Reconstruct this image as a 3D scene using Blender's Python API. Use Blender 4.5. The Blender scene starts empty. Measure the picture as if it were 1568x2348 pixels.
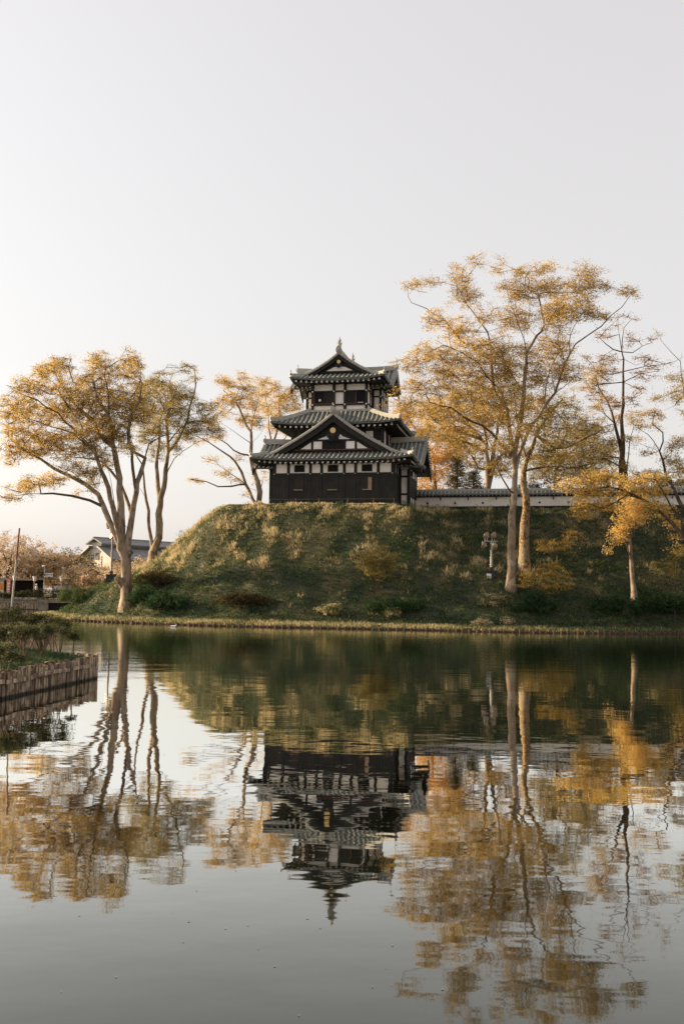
import bpy, math, random
import numpy as np
from mathutils import Vector, Matrix
random.seed(7)
rng = np.random.default_rng(11)
D = bpy.data
scene = bpy.context.scene
COL = scene.collection
rad = math.radians

# ---------------------------------------------------------------- camera, sky, sun, exposure
CAM = np.array([0., 0., 2.52]); FPX = 2283.
PITCH, ROLL = rad(4.66), rad(0.8)
cam_d = D.cameras.new('camera'); cam = D.objects.new('camera', cam_d); COL.objects.link(cam)
cam_d.sensor_fit = 'VERTICAL'; cam_d.sensor_height = 36; cam_d.lens = 36 * FPX / 2348
cam_d.clip_start = 0.3; cam_d.clip_end = 6000
RM = Matrix.Rotation(math.pi / 2 + PITCH, 4, 'X') @ Matrix.Rotation(ROLL, 4, 'Z')
cam.matrix_world = Matrix.Translation(Vector(CAM)) @ RM
scene.camera = cam
Rn = np.array(RM.to_3x3())

SUN_DIR = Vector((-0.965, 0.262, 0)).normalized()     # horizontal direction towards the sun
SUN_EL = rad(17)
sdir = Vector((SUN_DIR.x * math.cos(SUN_EL), SUN_DIR.y * math.cos(SUN_EL), math.sin(SUN_EL)))
world = D.worlds.new('World'); scene.world = world; world.use_nodes = True
nt = world.node_tree; nt.nodes.clear()
wo = nt.nodes.new('ShaderNodeOutputWorld'); bg = nt.nodes.new('ShaderNodeBackground')
sky = nt.nodes.new('ShaderNodeTexSky'); sky.sky_type = 'NISHITA'; sky.sun_disc = False
sky.sun_elevation = SUN_EL; sky.sun_rotation = math.atan2(sdir.x, sdir.y)
sky.altitude = 0; sky.air_density = 1.4; sky.dust_density = 3.0; sky.ozone_density = 1.5
hs = nt.nodes.new('ShaderNodeHueSaturation'); hs.inputs['Saturation'].default_value = 0.30
tint = nt.nodes.new('ShaderNodeMix'); tint.data_type = 'RGBA'; tint.blend_type = 'MIX'
tint.inputs[0].default_value = 0.48
tint.inputs[7].default_value = (3.96, 3.65, 3.56, 1)
nt.links.new(sky.outputs[0], hs.inputs['Color']); nt.links.new(hs.outputs[0], tint.inputs[6])
nt.links.new(tint.outputs[2], bg.inputs['Color']); bg.inputs['Strength'].default_value = 0.105
nt.links.new(bg.outputs[0], wo.inputs[0])
sl = D.lights.new('sun', 'SUN'); sl.energy = 5.0; sl.angle = rad(0.6); sl.color = (1.0, 0.76, 0.47)
so = D.objects.new('sun', sl); COL.objects.link(so); so.location = (-60, 20, 60)
so.rotation_euler = sdir.to_track_quat('Z', 'Y').to_euler()
vs = scene.view_settings; vs.view_transform = 'Standard'; vs.look = 'None'; vs.exposure = 1.25; vs.gamma = 1
scene.render.film_transparent = False
scene.cycles.volume_bounces = 0; scene.cycles.max_bounces = 8; scene.cycles.transparent_max_bounces = 8

# ---------------------------------------------------------------- helpers: picture <-> world
def ray(u, v): return Rn @ np.array([(u - 784) / FPX, (1174 - v) / FPX, -1.])
def at(u, v, Y):
    d = ray(u, v); return CAM + d * (Y / d[1])
def onz(u, v, z):
    d = ray(u, v); return CAM + d * ((z - CAM[2]) / d[2])
# coordinate frames of the enlargements the shapes were measured in
fA = lambda x, y: (x * .32, 752.6 + y * .32)
fB = lambda x, y: (878 + .44 * x, 552 + .44 * y)
fC = lambda x, y: (401.4 + .184 * x, 815.4 + .184 * y)
fD = lambda x, y: (1317 + .3071 * x, 690 + .3071 * y)
fE = lambda x, y: (163 + .184 * x, 1191.7 + .184 * y)
fF = lambda x, y: (.104 * x, 1241.9 + .104 * y)
fG = lambda x, y: (x, y)

# ---------------------------------------------------------------- materials
def _n(nt, t, **k):
    n = nt.nodes.new(t)
    for a, b in k.items(): setattr(n, a, b)
    return n
def mat(name, c1, c2=None, scale=3., rough=.8, bump=0., stretch=(1, 1, 1), detail=6, metal=0., spec=.3, c3=None, s2=None, contrast=(.35, .65)):
    m = D.materials.new(name); m.use_nodes = True; nt = m.node_tree
    b = nt.nodes['Principled BSDF']; b.inputs['Roughness'].default_value = rough
    b.inputs['Metallic'].default_value = metal; b.inputs['Specular IOR Level'].default_value = spec
    if c2 is None: c2 = tuple(x * .75 for x in c1)
    tc = _n(nt, 'ShaderNodeTexCoord'); mp = _n(nt, 'ShaderNodeMapping'); mp.inputs['Scale'].default_value = stretch
    nt.links.new(tc.outputs['Object'], mp.inputs[0])
    no = _n(nt, 'ShaderNodeTexNoise'); no.inputs['Scale'].default_value = scale; no.inputs['Detail'].default_value = detail
    nt.links.new(mp.outputs[0], no.inputs['Vector'])
    cr = _n(nt, 'ShaderNodeValToRGB'); e = cr.color_ramp.elements
    e[0].position, e[1].position = contrast; e[0].color = (*c2, 1); e[1].color = (*c1, 1)
    nt.links.new(no.outputs[0], cr.inputs[0]); out = cr.outputs[0]
    if c3 is not None:
        n2 = _n(nt, 'ShaderNodeTexNoise'); n2.inputs['Scale'].default_value = s2 or scale * .2; n2.inputs['Detail'].default_value = 4
        nt.links.new(tc.outputs['Object'], n2.inputs['Vector'])
        r2 = _n(nt, 'ShaderNodeMapRange'); r2.inputs[1].default_value = .48; r2.inputs[2].default_value = .66
        nt.links.new(n2.outputs[0], r2.inputs[0])
        mx = _n(nt, 'ShaderNodeMix', data_type='RGBA'); mx.inputs[7].default_value = (*c3, 1)
        nt.links.new(r2.outputs[0], mx.inputs[0]); nt.links.new(out, mx.inputs[6]); out = mx.outputs[2]
    nt.links.new(out, b.inputs['Base Color'])
    if bump:
        bp = _n(nt, 'ShaderNodeBump'); bp.inputs['Strength'].default_value = 1; bp.inputs['Distance'].default_value = bump
        nt.links.new(no.outputs[0], bp.inputs['Height']); nt.links.new(bp.outputs[0], b.inputs['Normal'])
    return m
def leafmat(name, cols, trans=.5, gloss=.0):
    """colour by a per-leaf tone attribute (0..1), part of the light passes through the blade"""
    m = D.materials.new(name); m.use_nodes = True; nt = m.node_tree; nt.nodes.clear()
    o = _n(nt, 'ShaderNodeOutputMaterial'); a = _n(nt, 'ShaderNodeAttribute', attribute_name='tone')
    cr = _n(nt, 'ShaderNodeValToRGB'); el = cr.color_ramp.elements
    while len(el) < len(cols): el.new(.5)
    for i, c in enumerate(cols): el[i].position = i / (len(cols) - 1); el[i].color = (*c, 1)
    nt.links.new(a.outputs['Fac'], cr.inputs[0])
    d = _n(nt, 'ShaderNodeBsdfDiffuse'); t = _n(nt, 'ShaderNodeBsdfTranslucent'); mx = _n(nt, 'ShaderNodeMixShader'); mx.inputs[0].default_value = trans
    nt.links.new(cr.outputs[0], d.inputs[0]); nt.links.new(cr.outputs[0], t.inputs[0])
    nt.links.new(d.outputs[0], mx.inputs[1]); nt.links.new(t.outputs[0], mx.inputs[2]); last = mx
    if gloss:
        g = _n(nt, 'ShaderNodeBsdfGlossy'); g.inputs['Roughness'].default_value = .45; m2 = _n(nt, 'ShaderNodeMixShader'); m2.inputs[0].default_value = gloss
        nt.links.new(mx.outputs[0], m2.inputs[1]); nt.links.new(g.outputs[0], m2.inputs[2]); last = m2
    nt.links.new(last.outputs[0], o.inputs[0]); return m

M = {}
M['plaster'] = mat('white_plaster', (.88, .85, .81), (.82, .78, .74), 1.6, .9, .004, c3=(.76, .71, .66), s2=.9)
M['timber'] = mat('dark_timber', (.022, .020, .018), (.011, .010, .009), 9, .65, .004, (1, 1, .12))
M['board'] = mat('black_board', (.020, .019, .018), (.010, .010, .010), 14, .7, .003, (1, 1, .08), c3=(.028, .022, .017), s2=1.2)
M['oldwood'] = mat('pale_wood', (.36, .25, .16), (.22, .14, .09), 12, .7, .002, (.2, 1, 1))
M['tile'] = mat('grey_tile', (.29, .305, .28), (.17, .182, .167), 3.2, .5, .006, spec=.5, c3=(.38, .38, .34), s2=1.1)
M['tiledark'] = mat('pan_tile', (.135, .145, .135), (.075, .082, .077), 5, .6, .01, (1, 1, 1), spec=.4)
M['ridge'] = mat('ridge_tile', (.44, .42, .37), (.26, .255, .23), 6, .7, .02, (1, 1, 6), spec=.3)
M['white'] = mat('white_paint', (.80, .78, .74), (.70, .68, .64), 5, .6)
M['gold'] = mat('gilt', (.82, .62, .30), (.55, .36, .14), 14, .45, .01, metal=.35)
M['goldwhite'] = mat('stud_paint', (.82, .72, .55), (.7, .58, .4), 9, .5)
M['shadedplaster'] = mat('shaded_plaster', (.30, .22, .17), (.22, .16, .13), 2, .9)  # plaster browned so its colour carries the shade under the second-storey eaves
M['red'] = mat('reddish_wood', (.20, .075, .045), (.10, .04, .03), 8, .7, 0, (.2, 1, 1))
M['stone'] = mat('footing_stone', (.42, .36, .28), (.20, .17, .13), 3, .9, .02)
M['bark'] = mat('pale_bark', (.235, .170, .115), (.075, .052, .035), 4.5, .9, .05, (1, 1, .30), c3=(.30, .24, .18), s2=1.1, contrast=(.32, .6))
M['barklimb'] = mat('limb_bark', (.150, .098, .062), (.07, .046, .032), 6, .9, .04, (1, 1, .3))
M['barkdark'] = mat('dark_bark', (.105, .068, .044), (.05, .032, .022), 6, .9, .04, (1, 1, .3))
M['barkivy'] = mat('scaly_bark', (.30, .19, .085), (.07, .045, .025), 7, .9, .07, (1, 1, .7), detail=4, contrast=(.42, .58), c3=(.20, .17, .12), s2=.6)
M['soil'] = mat('soil', (.050, .050, .028), (.018, .028, .015), .55, .95, .1, c3=(.10, .08, .042), s2=.3)
M['farsoil'] = mat('far_soil', (.10, .085, .05), (.055, .05, .03), .8, .95, .05)
M['pile'] = mat('weathered_pile', (.40, .305, .215), (.075, .052, .036), 9, .9, .03, (1, 1, .12), c3=(.13, .075, .045), s2=4.5, contrast=(.38, .62))
_m = M['pile']; _nt = _m.node_tree; _b = _nt.nodes['Principled BSDF']; _src = _b.inputs['Base Color'].links[0].from_socket
_g = _n(_nt, 'ShaderNodeNewGeometry'); _s = _n(_nt, 'ShaderNodeSeparateXYZ'); _nt.links.new(_g.outputs['Position'], _s.inputs[0])
_w = _n(_nt, 'ShaderNodeTexNoise'); _w.inputs['Scale'].default_value = 9
_a = _n(_nt, 'ShaderNodeMath', operation='MULTIPLY_ADD'); _nt.links.new(_w.outputs[0], _a.inputs[0]); _a.inputs[1].default_value = -.07; _nt.links.new(_s.outputs[2], _a.inputs[2])
_r = _n(_nt, 'ShaderNodeMapRange'); _r.inputs[1].default_value = .0; _r.inputs[2].default_value = .06; _r.inputs[3].default_value = 1; _r.inputs[4].default_value = 0; _nt.links.new(_a.outputs[0], _r.inputs[0])
_x = _n(_nt, 'ShaderNodeMix', data_type='RGBA'); _x.inputs[7].default_value = (.028, .024, .016, 1); _nt.links.new(_r.outputs[0], _x.inputs[0]); _nt.links.new(_src, _x.inputs[6]); _nt.links.new(_x.outputs[2], _b.inputs['Base Color'])
M['piledark'] = mat('wet_pile', (.11, .06, .04), (.05, .03, .022), 5, .8, .02)
M['metal'] = mat('painted_steel', (.33, .305, .27), (.24, .22, .19), 4, .5)
M['lampshell'] = mat('floodlight_shell', (.33, .26, .19), (.24, .18, .13), 6, .45, metal=.2)
M['blackbox'] = mat('black_cabinet', (.022, .026, .028), (.012, .015, .016), 4, .5)
M['concrete'] = mat('concrete', (.22, .19, .15), (.12, .10, .08), 2, .9, .02)
M['dark'] = mat('dark_interior', (.010, .010, .009), (.006, .006, .005), 4, .9)
M['greyroof'] = mat('slate_roof', (.24, .235, .225), (.17, .168, .16), 2, .7, .02, (1, 1, 1))
M['cream'] = mat('cream_wall', (.66, .60, .53), (.56, .50, .44), .6, .9)
M['pink'] = mat('pink_paper', (.75, .28, .24), (.62, .2, .17), 3, .8)
M['paper'] = mat('lantern_paper', (.78, .70, .66), (.68, .60, .57), 3, .8)
M['orange'] = mat('orange_cloth', (.62, .28, .05), (.45, .18, .03), 4, .8)
M['cloth_dark'] = mat('dark_cloth', (.02, .022, .03), (.012, .013, .018), 8, .9)
M['cloth_stripe'] = mat('striped_cloth', (.55, .55, .53), (.10, .11, .12), 22, .9, 0, (.01, .01, 1), detail=0, contrast=(.47, .53))
M['skin'] = mat('skin', (.42, .25, .17), (.36, .2, .14), 5, .6)
M['hair'] = mat('hair', (.012, .01, .009), (.008, .007, .006), 9, .6)
M['bird'] = mat('white_feather', (.8, .78, .74), (.7, .68, .64), 8, .8)
M['petal'] = mat('petal', (.20, .17, .14), (.14, .12, .10), 5, .7)
M['ink'] = mat('ink', (.02, .025, .03), (.015, .02, .025), 5, .8)
M['signwhite'] = mat('sign_board', (.50, .52, .50), (.42, .44, .42), 2, .7)
M['wire'] = mat('wire', (.25, .2, .15), (.2, .16, .12), 2, .6)
M['leaf_gold'] = leafmat('gold_leaf', [(.16, .11, .030), (.37, .255, .070), (.60, .41, .130), (.78, .57, .24)], .58)
M['leaf_olive'] = leafmat('olive_leaf', [(.10, .09, .028), (.22, .175, .055), (.38, .29, .10), (.54, .41, .16)], .5)
M['leaf_amber'] = leafmat('amber_leaf', [(.20, .12, .035), (.40, .23, .065), (.60, .36, .11), (.74, .49, .18)], .5)
M['leaf_blossom'] = leafmat('blossom', [(.20, .13, .065), (.38, .27, .15), (.60, .46, .31), (.78, .65, .52)], .4)
M['leaf_rust'] = leafmat('rust_leaf', [(.030, .026, .013), (.062, .050, .024), (.12, .09, .04), (.20, .15, .07)], .3)
M['leaf_pine'] = leafmat('pine_needle', [(.018, .022, .010), (.04, .042, .017), (.08, .07, .025), (.15, .12, .04)], .2)
M['leaf_azalea'] = leafmat('azalea_leaf', [(.022, .026, .013), (.060, .064, .030), (.15, .145, .070), (.30, .26, .14)], .3)
M['leaf_cover'] = leafmat('groundcover_leaf', [(.018, .042, .020), (.044, .080, .034), (.10, .13, .05), (.16, .15, .055)], .3)
M['grass'] = leafmat('grass_blade', [(.018, .042, .020), (.046, .084, .036), (.14, .15, .062), (.38, .31, .17), (.60, .50, .30)], .35)
M['larch'] = leafmat('larch_needle', [(.16, .075, .02), (.30, .16, .04), (.42, .24, .06), (.5, .33, .1)], .4)

# ---------------------------------------------------------------- helpers: meshes and things
class MB:
    def __init__(s): s.v = []; s.f = []; s.m = []
    def add(s, vs, fs, m=0):
        b = len(s.v); s.v.extend([tuple(map(float, p)) for p in vs]); s.f.extend([tuple(b + i for i in f) for f in fs]); s.m.extend([m] * len(fs)); return s
    def box(s, x0, x1, y0, y1, z0, z1, m=0):
        vs = [(x, y, z) for z in (z0, z1) for y in (y0, y1) for x in (x0, x1)]
        return s.add(vs, [(0, 2, 3, 1), (4, 5, 7, 6), (0, 1, 5, 4), (2, 6, 7, 3), (0, 4, 6, 2), (1, 3, 7, 5)], m)
    def tube(s, path, r, n=8, m=0, cap=True, ry=None, lump=0.):
        P_ = [Vector(p) for p in path]; k = len(P_)
        rs = list(r) if hasattr(r, '__len__') else [r] * k
        vs = []; up = None
        for i, p in enumerate(P_):
            t = (P_[min(i + 1, k - 1)] - P_[max(i - 1, 0)])
            if t.length < 1e-9: t = Vector((0, 0, 1))
            t.normalize()
            if up is None: up = Vector((0, 0, 1)) if abs(t.z) < .9 else Vector((1, 0, 0))
            a = t.cross(up)
            if a.length < 1e-6: a = t.orthogonal()
            a.normalize(); b = a.cross(t); b.normalize(); up = b
            for j in range(n):
                th = 2 * math.pi * (j + .5) / n; lf = 1 + lump * (math.sin(th * 2 + i * .7 + 1.3) * .5 + math.sin(th * 3 - i * 1.1) * .35 + math.sin(th * 5 + i * 1.9) * .25) if lump else 1.
                vs.append(p + a * (math.cos(th) * rs[i] * lf) + b * (math.sin(th) * rs[i] * lf * (ry or 1)))
        fs = [(i * n + j, i * n + (j + 1) % n, (i + 1) * n + (j + 1) % n, (i + 1) * n + j) for i in range(k - 1) for j in range(n)]
        if cap: fs += [tuple(range(n - 1, -1, -1)), tuple((k - 1) * n + j for j in range(n))]
        return s.add(vs, fs, m)
    def disc(s, c, nrm, r, h, n=12, m=0):
        c = Vector(c); nrm = Vector(nrm).normalized(); return s.tube([c, c + nrm * h], r, n, m)
    def prism(s, poly, axis, a0, a1, m=0):
        """poly: list of 2-tuples; axis 'y' puts them in xz, axis 'x' in yz, axis 'z' in xy"""
        n = len(poly)
        def mk(p, a): return {'y': (p[0], a, p[1]), 'x': (a, p[0], p[1]), 'z': (p[0], p[1], a)}[axis]
        vs = [mk(p, a0) for p in poly] + [mk(p, a1) for p in poly]
        fs = [tuple(range(n)), tuple(range(2 * n - 1, n - 1, -1))] + [(i, n + i, n + (i + 1) % n, (i + 1) % n) for i in range(n)]
        return s.add(vs, fs, m)
    def sweep(s, path, prof, m=0):
        """profile (side, up) swept along a path, up stays world up"""
        P_ = [Vector(p) for p in path]; k = len(P_); n = len(prof); vs = []
        for i, p in enumerate(P_):
            t = P_[min(i + 1, k - 1)] - P_[max(i - 1, 0)]; h = Vector((t.x, t.y, 0))
            h = h.normalized() if h.length > 1e-6 else Vector((1, 0, 0)); sd = Vector((h.y, -h.x, 0))
            for a, b in prof: vs.append(p + sd * a + Vector((0, 0, b)))
        fs = [(i * n + j, i * n + (j + 1) % n, (i + 1) * n + (j + 1) % n, (i + 1) * n + j) for i in range(k - 1) for j in range(n)]
        fs += [tuple(range(n - 1, -1, -1)), tuple((k - 1) * n + j for j in range(n))]
        return s.add(vs, fs, m)
    def build(s, name, mats, parent=None, smooth=False):
        me = D.meshes.new(name); me.from_pydata(s.v, [], s.f)
        for m_ in (mats if isinstance(mats, (list, tuple)) else [mats]): me.materials.append(M[m_] if isinstance(m_, str) else m_)
        me.polygons.foreach_set('material_index', s.m)
        if smooth: me.polygons.foreach_set('use_smooth', [True] * len(me.polygons))
        me.update(); o = D.objects.new(name, me); COL.objects.link(o)
        if parent is not None: o.parent = parent
        return o
def npmesh(name, V, k, m, parent=None, tone=None, smooth=False):
    """V (n*k,3): every k vertices make one face"""
    V = np.asarray(V, dtype=np.float32).reshape(-1, 3); nf = len(V) // k
    me = D.meshes.new(name); me.vertices.add(len(V)); me.vertices.foreach_set('co', V.ravel())
    me.loops.add(len(V)); me.loops.foreach_set('vertex_index', np.arange(len(V), dtype=np.int32))
    me.polygons.add(nf); me.polygons.foreach_set('loop_start', np.arange(0, len(V), k, dtype=np.int32))
    me.polygons.foreach_set('loop_total', np.full(nf, k, dtype=np.int32))
    if tone is not None:
        a = me.attributes.new('tone', 'FLOAT', 'POINT'); a.data.foreach_set('value', np.repeat(np.clip(tone, 0, 1), k).astype(np.float32))
    me.materials.append(m); me.update(calc_edges=True); me.validate()
    o = D.objects.new(name, me); COL.objects.link(o)
    if parent is not None: o.parent = parent
    return o
def tag(o, label, cat, group=None):
    o['label'] = label; o['category'] = cat
    if group: o['group'] = group
    return o
def thing(name, label, cat, loc=(0, 0, 0), rz=0, group=None):
    o = D.objects.new(name, None); COL.objects.link(o); o.location = tuple(map(float, loc)); o.rotation_euler = (0, 0, rz)
    o.empty_display_size = .3; return tag(o, label, cat, group)
def struct(o, kind='structure'): o['kind'] = kind; return o
def dup(root, loc, rz=None, label=None, group=None):
    r = root.copy(); COL.objects.link(r); r.location = tuple(map(float, loc))
    if rz is not None: r.rotation_euler = (0, 0, rz)
    if label: r['label'] = label
    if group: r['group'] = group
    for ch in list(root.children):
        c = ch.copy(); COL.objects.link(c); c.parent = r
        for g in ch.children:
            d = g.copy(); COL.objects.link(d); d.parent = c
    return r

# smooth value noise in numpy (for terrain relief and grass patches)
_T = rng.random((64, 64))
def vnoise(x, y, s, o=0):
    x = np.asarray(x) * s + 17.3 * (o + 1); y = np.asarray(y) * s + 9.1 * (o + 1)
    xi = np.floor(x).astype(int); yi = np.floor(y).astype(int); fx = x - xi; fy = y - yi
    fx = fx * fx * (3 - 2 * fx); fy = fy * fy * (3 - 2 * fy)
    g = lambda a, b: _T[a % 64, b % 64]
    return (g(xi, yi) * (1 - fx) + g(xi + 1, yi) * fx) * (1 - fy) + (g(xi, yi + 1) * (1 - fx) + g(xi + 1, yi + 1) * fx) * fy
def fbm(x, y, s, o=0): return .5 * vnoise(x, y, s, o) + .3 * vnoise(x, y, s * 2.1, o + 1) + .2 * vnoise(x, y, s * 4.3, o + 2)

# ---------------------------------------------------------------- terrain of the castle mound
SHORE = [(-30, 120), (-30.5, 104), (-28.6, 93), (-26.3, 87.6), (-24.1, 84), (-20, 79.9), (-16.1, 76.8), (-12.3, 74.6), (-8.9, 73.0), (-4.4, 71.8), (.1, 71), (6.7, 70), (11.5, 68.6), (17, 68.5), (25.6, 70.6), (45, 75), (95, 86), (95, 175), (-30, 175)]
PLAT = [(-10.0, 88.5), (4.9, 85.3), (7.2, 89), (10, 90.6), (30, 86.3), (60, 80.2), (95, 92), (95, 150), (-17, 150), (-14, 112), (-11.5, 97)]
def sdf(px, py, poly):
    """signed distance, positive inside"""
    P_ = np.array(poly, float); d = np.full(np.shape(px), 1e9); ins = np.zeros(np.shape(px), bool)
    for a, b in zip(P_, np.roll(P_, -1, 0)):
        e = b - a; wx, wy = px - a[0], py - a[1]; t = np.clip((wx * e[0] + wy * e[1]) / (e @ e), 0, 1)
        d = np.minimum(d, np.hypot(wx - t * e[0], wy - t * e[1]))
        c = ((a[1] <= py) & (b[1] > py)) | ((b[1] <= py) & (a[1] > py))
        with np.errstate(divide='ignore', invalid='ignore'):
            xi = a[0] + (py - a[1]) / (b[1] - a[1]) * e[0]
        ins ^= c & (px < xi)
    return np.where(ins, d, -d)
def ground(x, y, rough=True):
    x = np.asarray(x, float); y = np.asarray(y, float)
    s = sdf(x, y, SHORE); p = -sdf(x, y, PLAT); p = np.maximum(p, 0)
    ds = np.maximum(s - 2.2, 0); t = p / (p + ds + 1e-6)
    hm = np.interp(t, [0, .04, .10, .2, .5, .9, 1], [10.27, 10.15, 9.75, 8.7, 5.2, 1.0, .33])
    hl = np.interp(t, [0, .03, .08, .15, .36, .5, .62, .78, .92, 1], [10.27, 10.1, 9.7, 8.9, 6.1, 4.5, 3.6, 2.6, .9, .33])
    w = np.clip((-9 - x) / 5, 0, 1); w = w * w * (3 - 2 * w)
    h = hm * (1 - w) + hl * w
    if rough: h = h + np.where(t > .01, 1, 0) * np.clip(ds / 2, 0, 1) * ((fbm(x, y, .35) - .5) * .7 + (vnoise(x, y, 1.3, 4) - .5) * .22)
    h = np.where(s < 2.2, np.interp(s, [-1.2, -.15, .0, .2, 2.2], [-1.5, -1., .07, .13, .33]), h)
    return h
def gz(x, y): return float(ground(np.array([x]), np.array([y]))[0])

def hit(u, v, Y0=None, tol=9.):
    Yq = np.arange(66, 110, .1); d = ray(u, v); X = CAM[0] + d[0] * Yq / d[1]; Z = CAM[2] + d[2] * Yq / d[1]
    k = np.nonzero(Z <= ground(X, Yq))[0]
    if len(k) == 0 or (Y0 is not None and abs(Yq[k[0]] - Y0) > tol): return None
    return float(Yq[k[0]])
xs = np.concatenate([np.arange(-34, 32, .45), np.arange(32, 95, 2.5)]); ys = np.concatenate([np.arange(64, 100, .45), np.arange(100, 176, 3)])
GX, GY = np.meshgrid(xs, ys); GZ = ground(GX, GY)
nx, ny = len(xs), len(ys)
mb = MB(); mb.v = list(zip(GX.ravel().tolist(), GY.ravel().tolist(), GZ.ravel().tolist()))
keep = sdf(GX, GY, SHORE) > -1.6
for j in range(ny - 1):
    for i in range(nx - 1):
        if keep[j, i] or keep[j + 1, i + 1]: mb.f.append((j * nx + i, j * nx + i + 1, (j + 1) * nx + i + 1, (j + 1) * nx + i))
mb.m = [0] * len(mb.f)
struct(mb.build('mound_terrain', 'soil', smooth=True))

# far ground, one sheet to the horizon
mb = MB(); mb.add([(-2500, 128, 1.45), (-2500, 4000, 1.45), (2500, 4000, 1.45), (2500, 128, 1.45)], [(0, 3, 2, 1)])
mb.add([(-90, 122.2, 1.15), (2500, 122.2, 1.15), (2500, 128, 1.45), (-90, 128, 1.45)], [(0, 1, 2, 3)])
mb.add([(-2500, 122.2, 1.15), (-90, 122.2, 1.15), (-90, 128, 1.45), (-2500, 128, 1.45)], [(0, 1, 2, 3)])
struct(mb.build('far_ground', 'farsoil'))
# near bank the photographer stands on (behind the camera's lower edge)
mb = MB(); mb.box(-300, 300, -300, 1.6, -1, .9); struct(mb.build('near_bank', 'farsoil'))

# ---------------------------------------------------------------- water
def water_mat():
    m = D.materials.new('moat_water'); m.use_nodes = True; nt = m.node_tree; nt.nodes.clear()
    o = _n(nt, 'ShaderNodeOutputMaterial'); L = nt.links.new
    geo = _n(nt, 'ShaderNodeNewGeometry')
    def noise(sc, scale, det=2):
        mp = _n(nt, 'ShaderNodeMapping'); mp.inputs['Scale'].default_value = sc; L(geo.outputs['Position'], mp.inputs[0])
        n = _n(nt, 'ShaderNodeTexNoise'); n.inputs['Scale'].default_value = scale; n.inputs['Detail'].default_value = det; n.inputs['Roughness'].default_value = .5
        L(mp.outputs[0], n.inputs['Vector']); return n.outputs[0]
    big = noise((.6, .9, 1), .55, 2); mid = noise((.7, 1.1, 1), 2.2, 2); fine = noise((.6, 1.6, 1), 7.5, 2)
    # a breeze band of fine ripples lies across the far half of the moat, the near water is calm
    sep = _n(nt, 'ShaderNodeSeparateXYZ'); L(geo.outputs['Position'], sep.inputs[0])
    patch = noise((.05, .12, 1), 1., 3)
    add = _n(nt, 'ShaderNodeMath', operation='MULTIPLY_ADD'); L(patch, add.inputs[0]); add.inputs[1].default_value = 16; L(sep.outputs[1], add.inputs[2])
    band = _n(nt, 'ShaderNodeMapRange', interpolation_type='SMOOTHSTEP'); L(add.outputs[0], band.inputs[0]); band.inputs[1].default_value = 30; band.inputs[2].default_value = 52
    band.inputs[3].default_value = .04; band.inputs[4].default_value = 1
    def bump(h, dist, prev=None, strength=None):
        b = _n(nt, 'ShaderNodeBump'); b.inputs['Distance'].default_value = dist; L(h, b.inputs['Height'])
        if strength is not None: L(strength, b.inputs['Strength'])
        if prev: L(prev, b.inputs['Normal'])
        return b.outputs[0]
    n1 = bump(big, .0095); n2 = bump(mid, .0018, n1); n3 = bump(fine, .0017, n2, band.outputs[0])
    fr = _n(nt, 'ShaderNodeFresnel'); fr.inputs['IOR'].default_value = 1.36; L(n3, fr.inputs['Normal']); fm = _n(nt, 'ShaderNodeMath', operation='MULTIPLY', use_clamp=True); L(fr.outputs[0], fm.inputs[0]); fm.inputs[1].default_value = 3.1; fp = _n(nt, 'ShaderNodeMath', operation='POWER'); L(fm.outputs[0], fp.inputs[0]); fp.inputs[1].default_value = 1.5; fm = fp
    df = _n(nt, 'ShaderNodeBsdfDiffuse'); df.inputs[0].default_value = (.008, .010, .006, 1)
    gl = _n(nt, 'ShaderNodeBsdfGlossy'); gl.inputs['Roughness'].default_value = .02; gl.inputs[0].default_value = (.90, .91, .87, 1); L(n3, gl.inputs['Normal'])
    mx = _n(nt, 'ShaderNodeMixShader'); L(fm.outputs[0], mx.inputs[0]); L(df.outputs[0], mx.inputs[1]); L(gl.outputs[0], mx.inputs[2])
    L(mx.outputs[0], o.inputs[0]); return m
mb = MB(); mb.add([(-700, 1.2, 0), (-700, 122.4, 0), (400, 122.4, 0), (400, 1.2, 0)], [(0, 3, 2, 1)]); struct(mb.build('moat_water', water_mat()))

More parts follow.
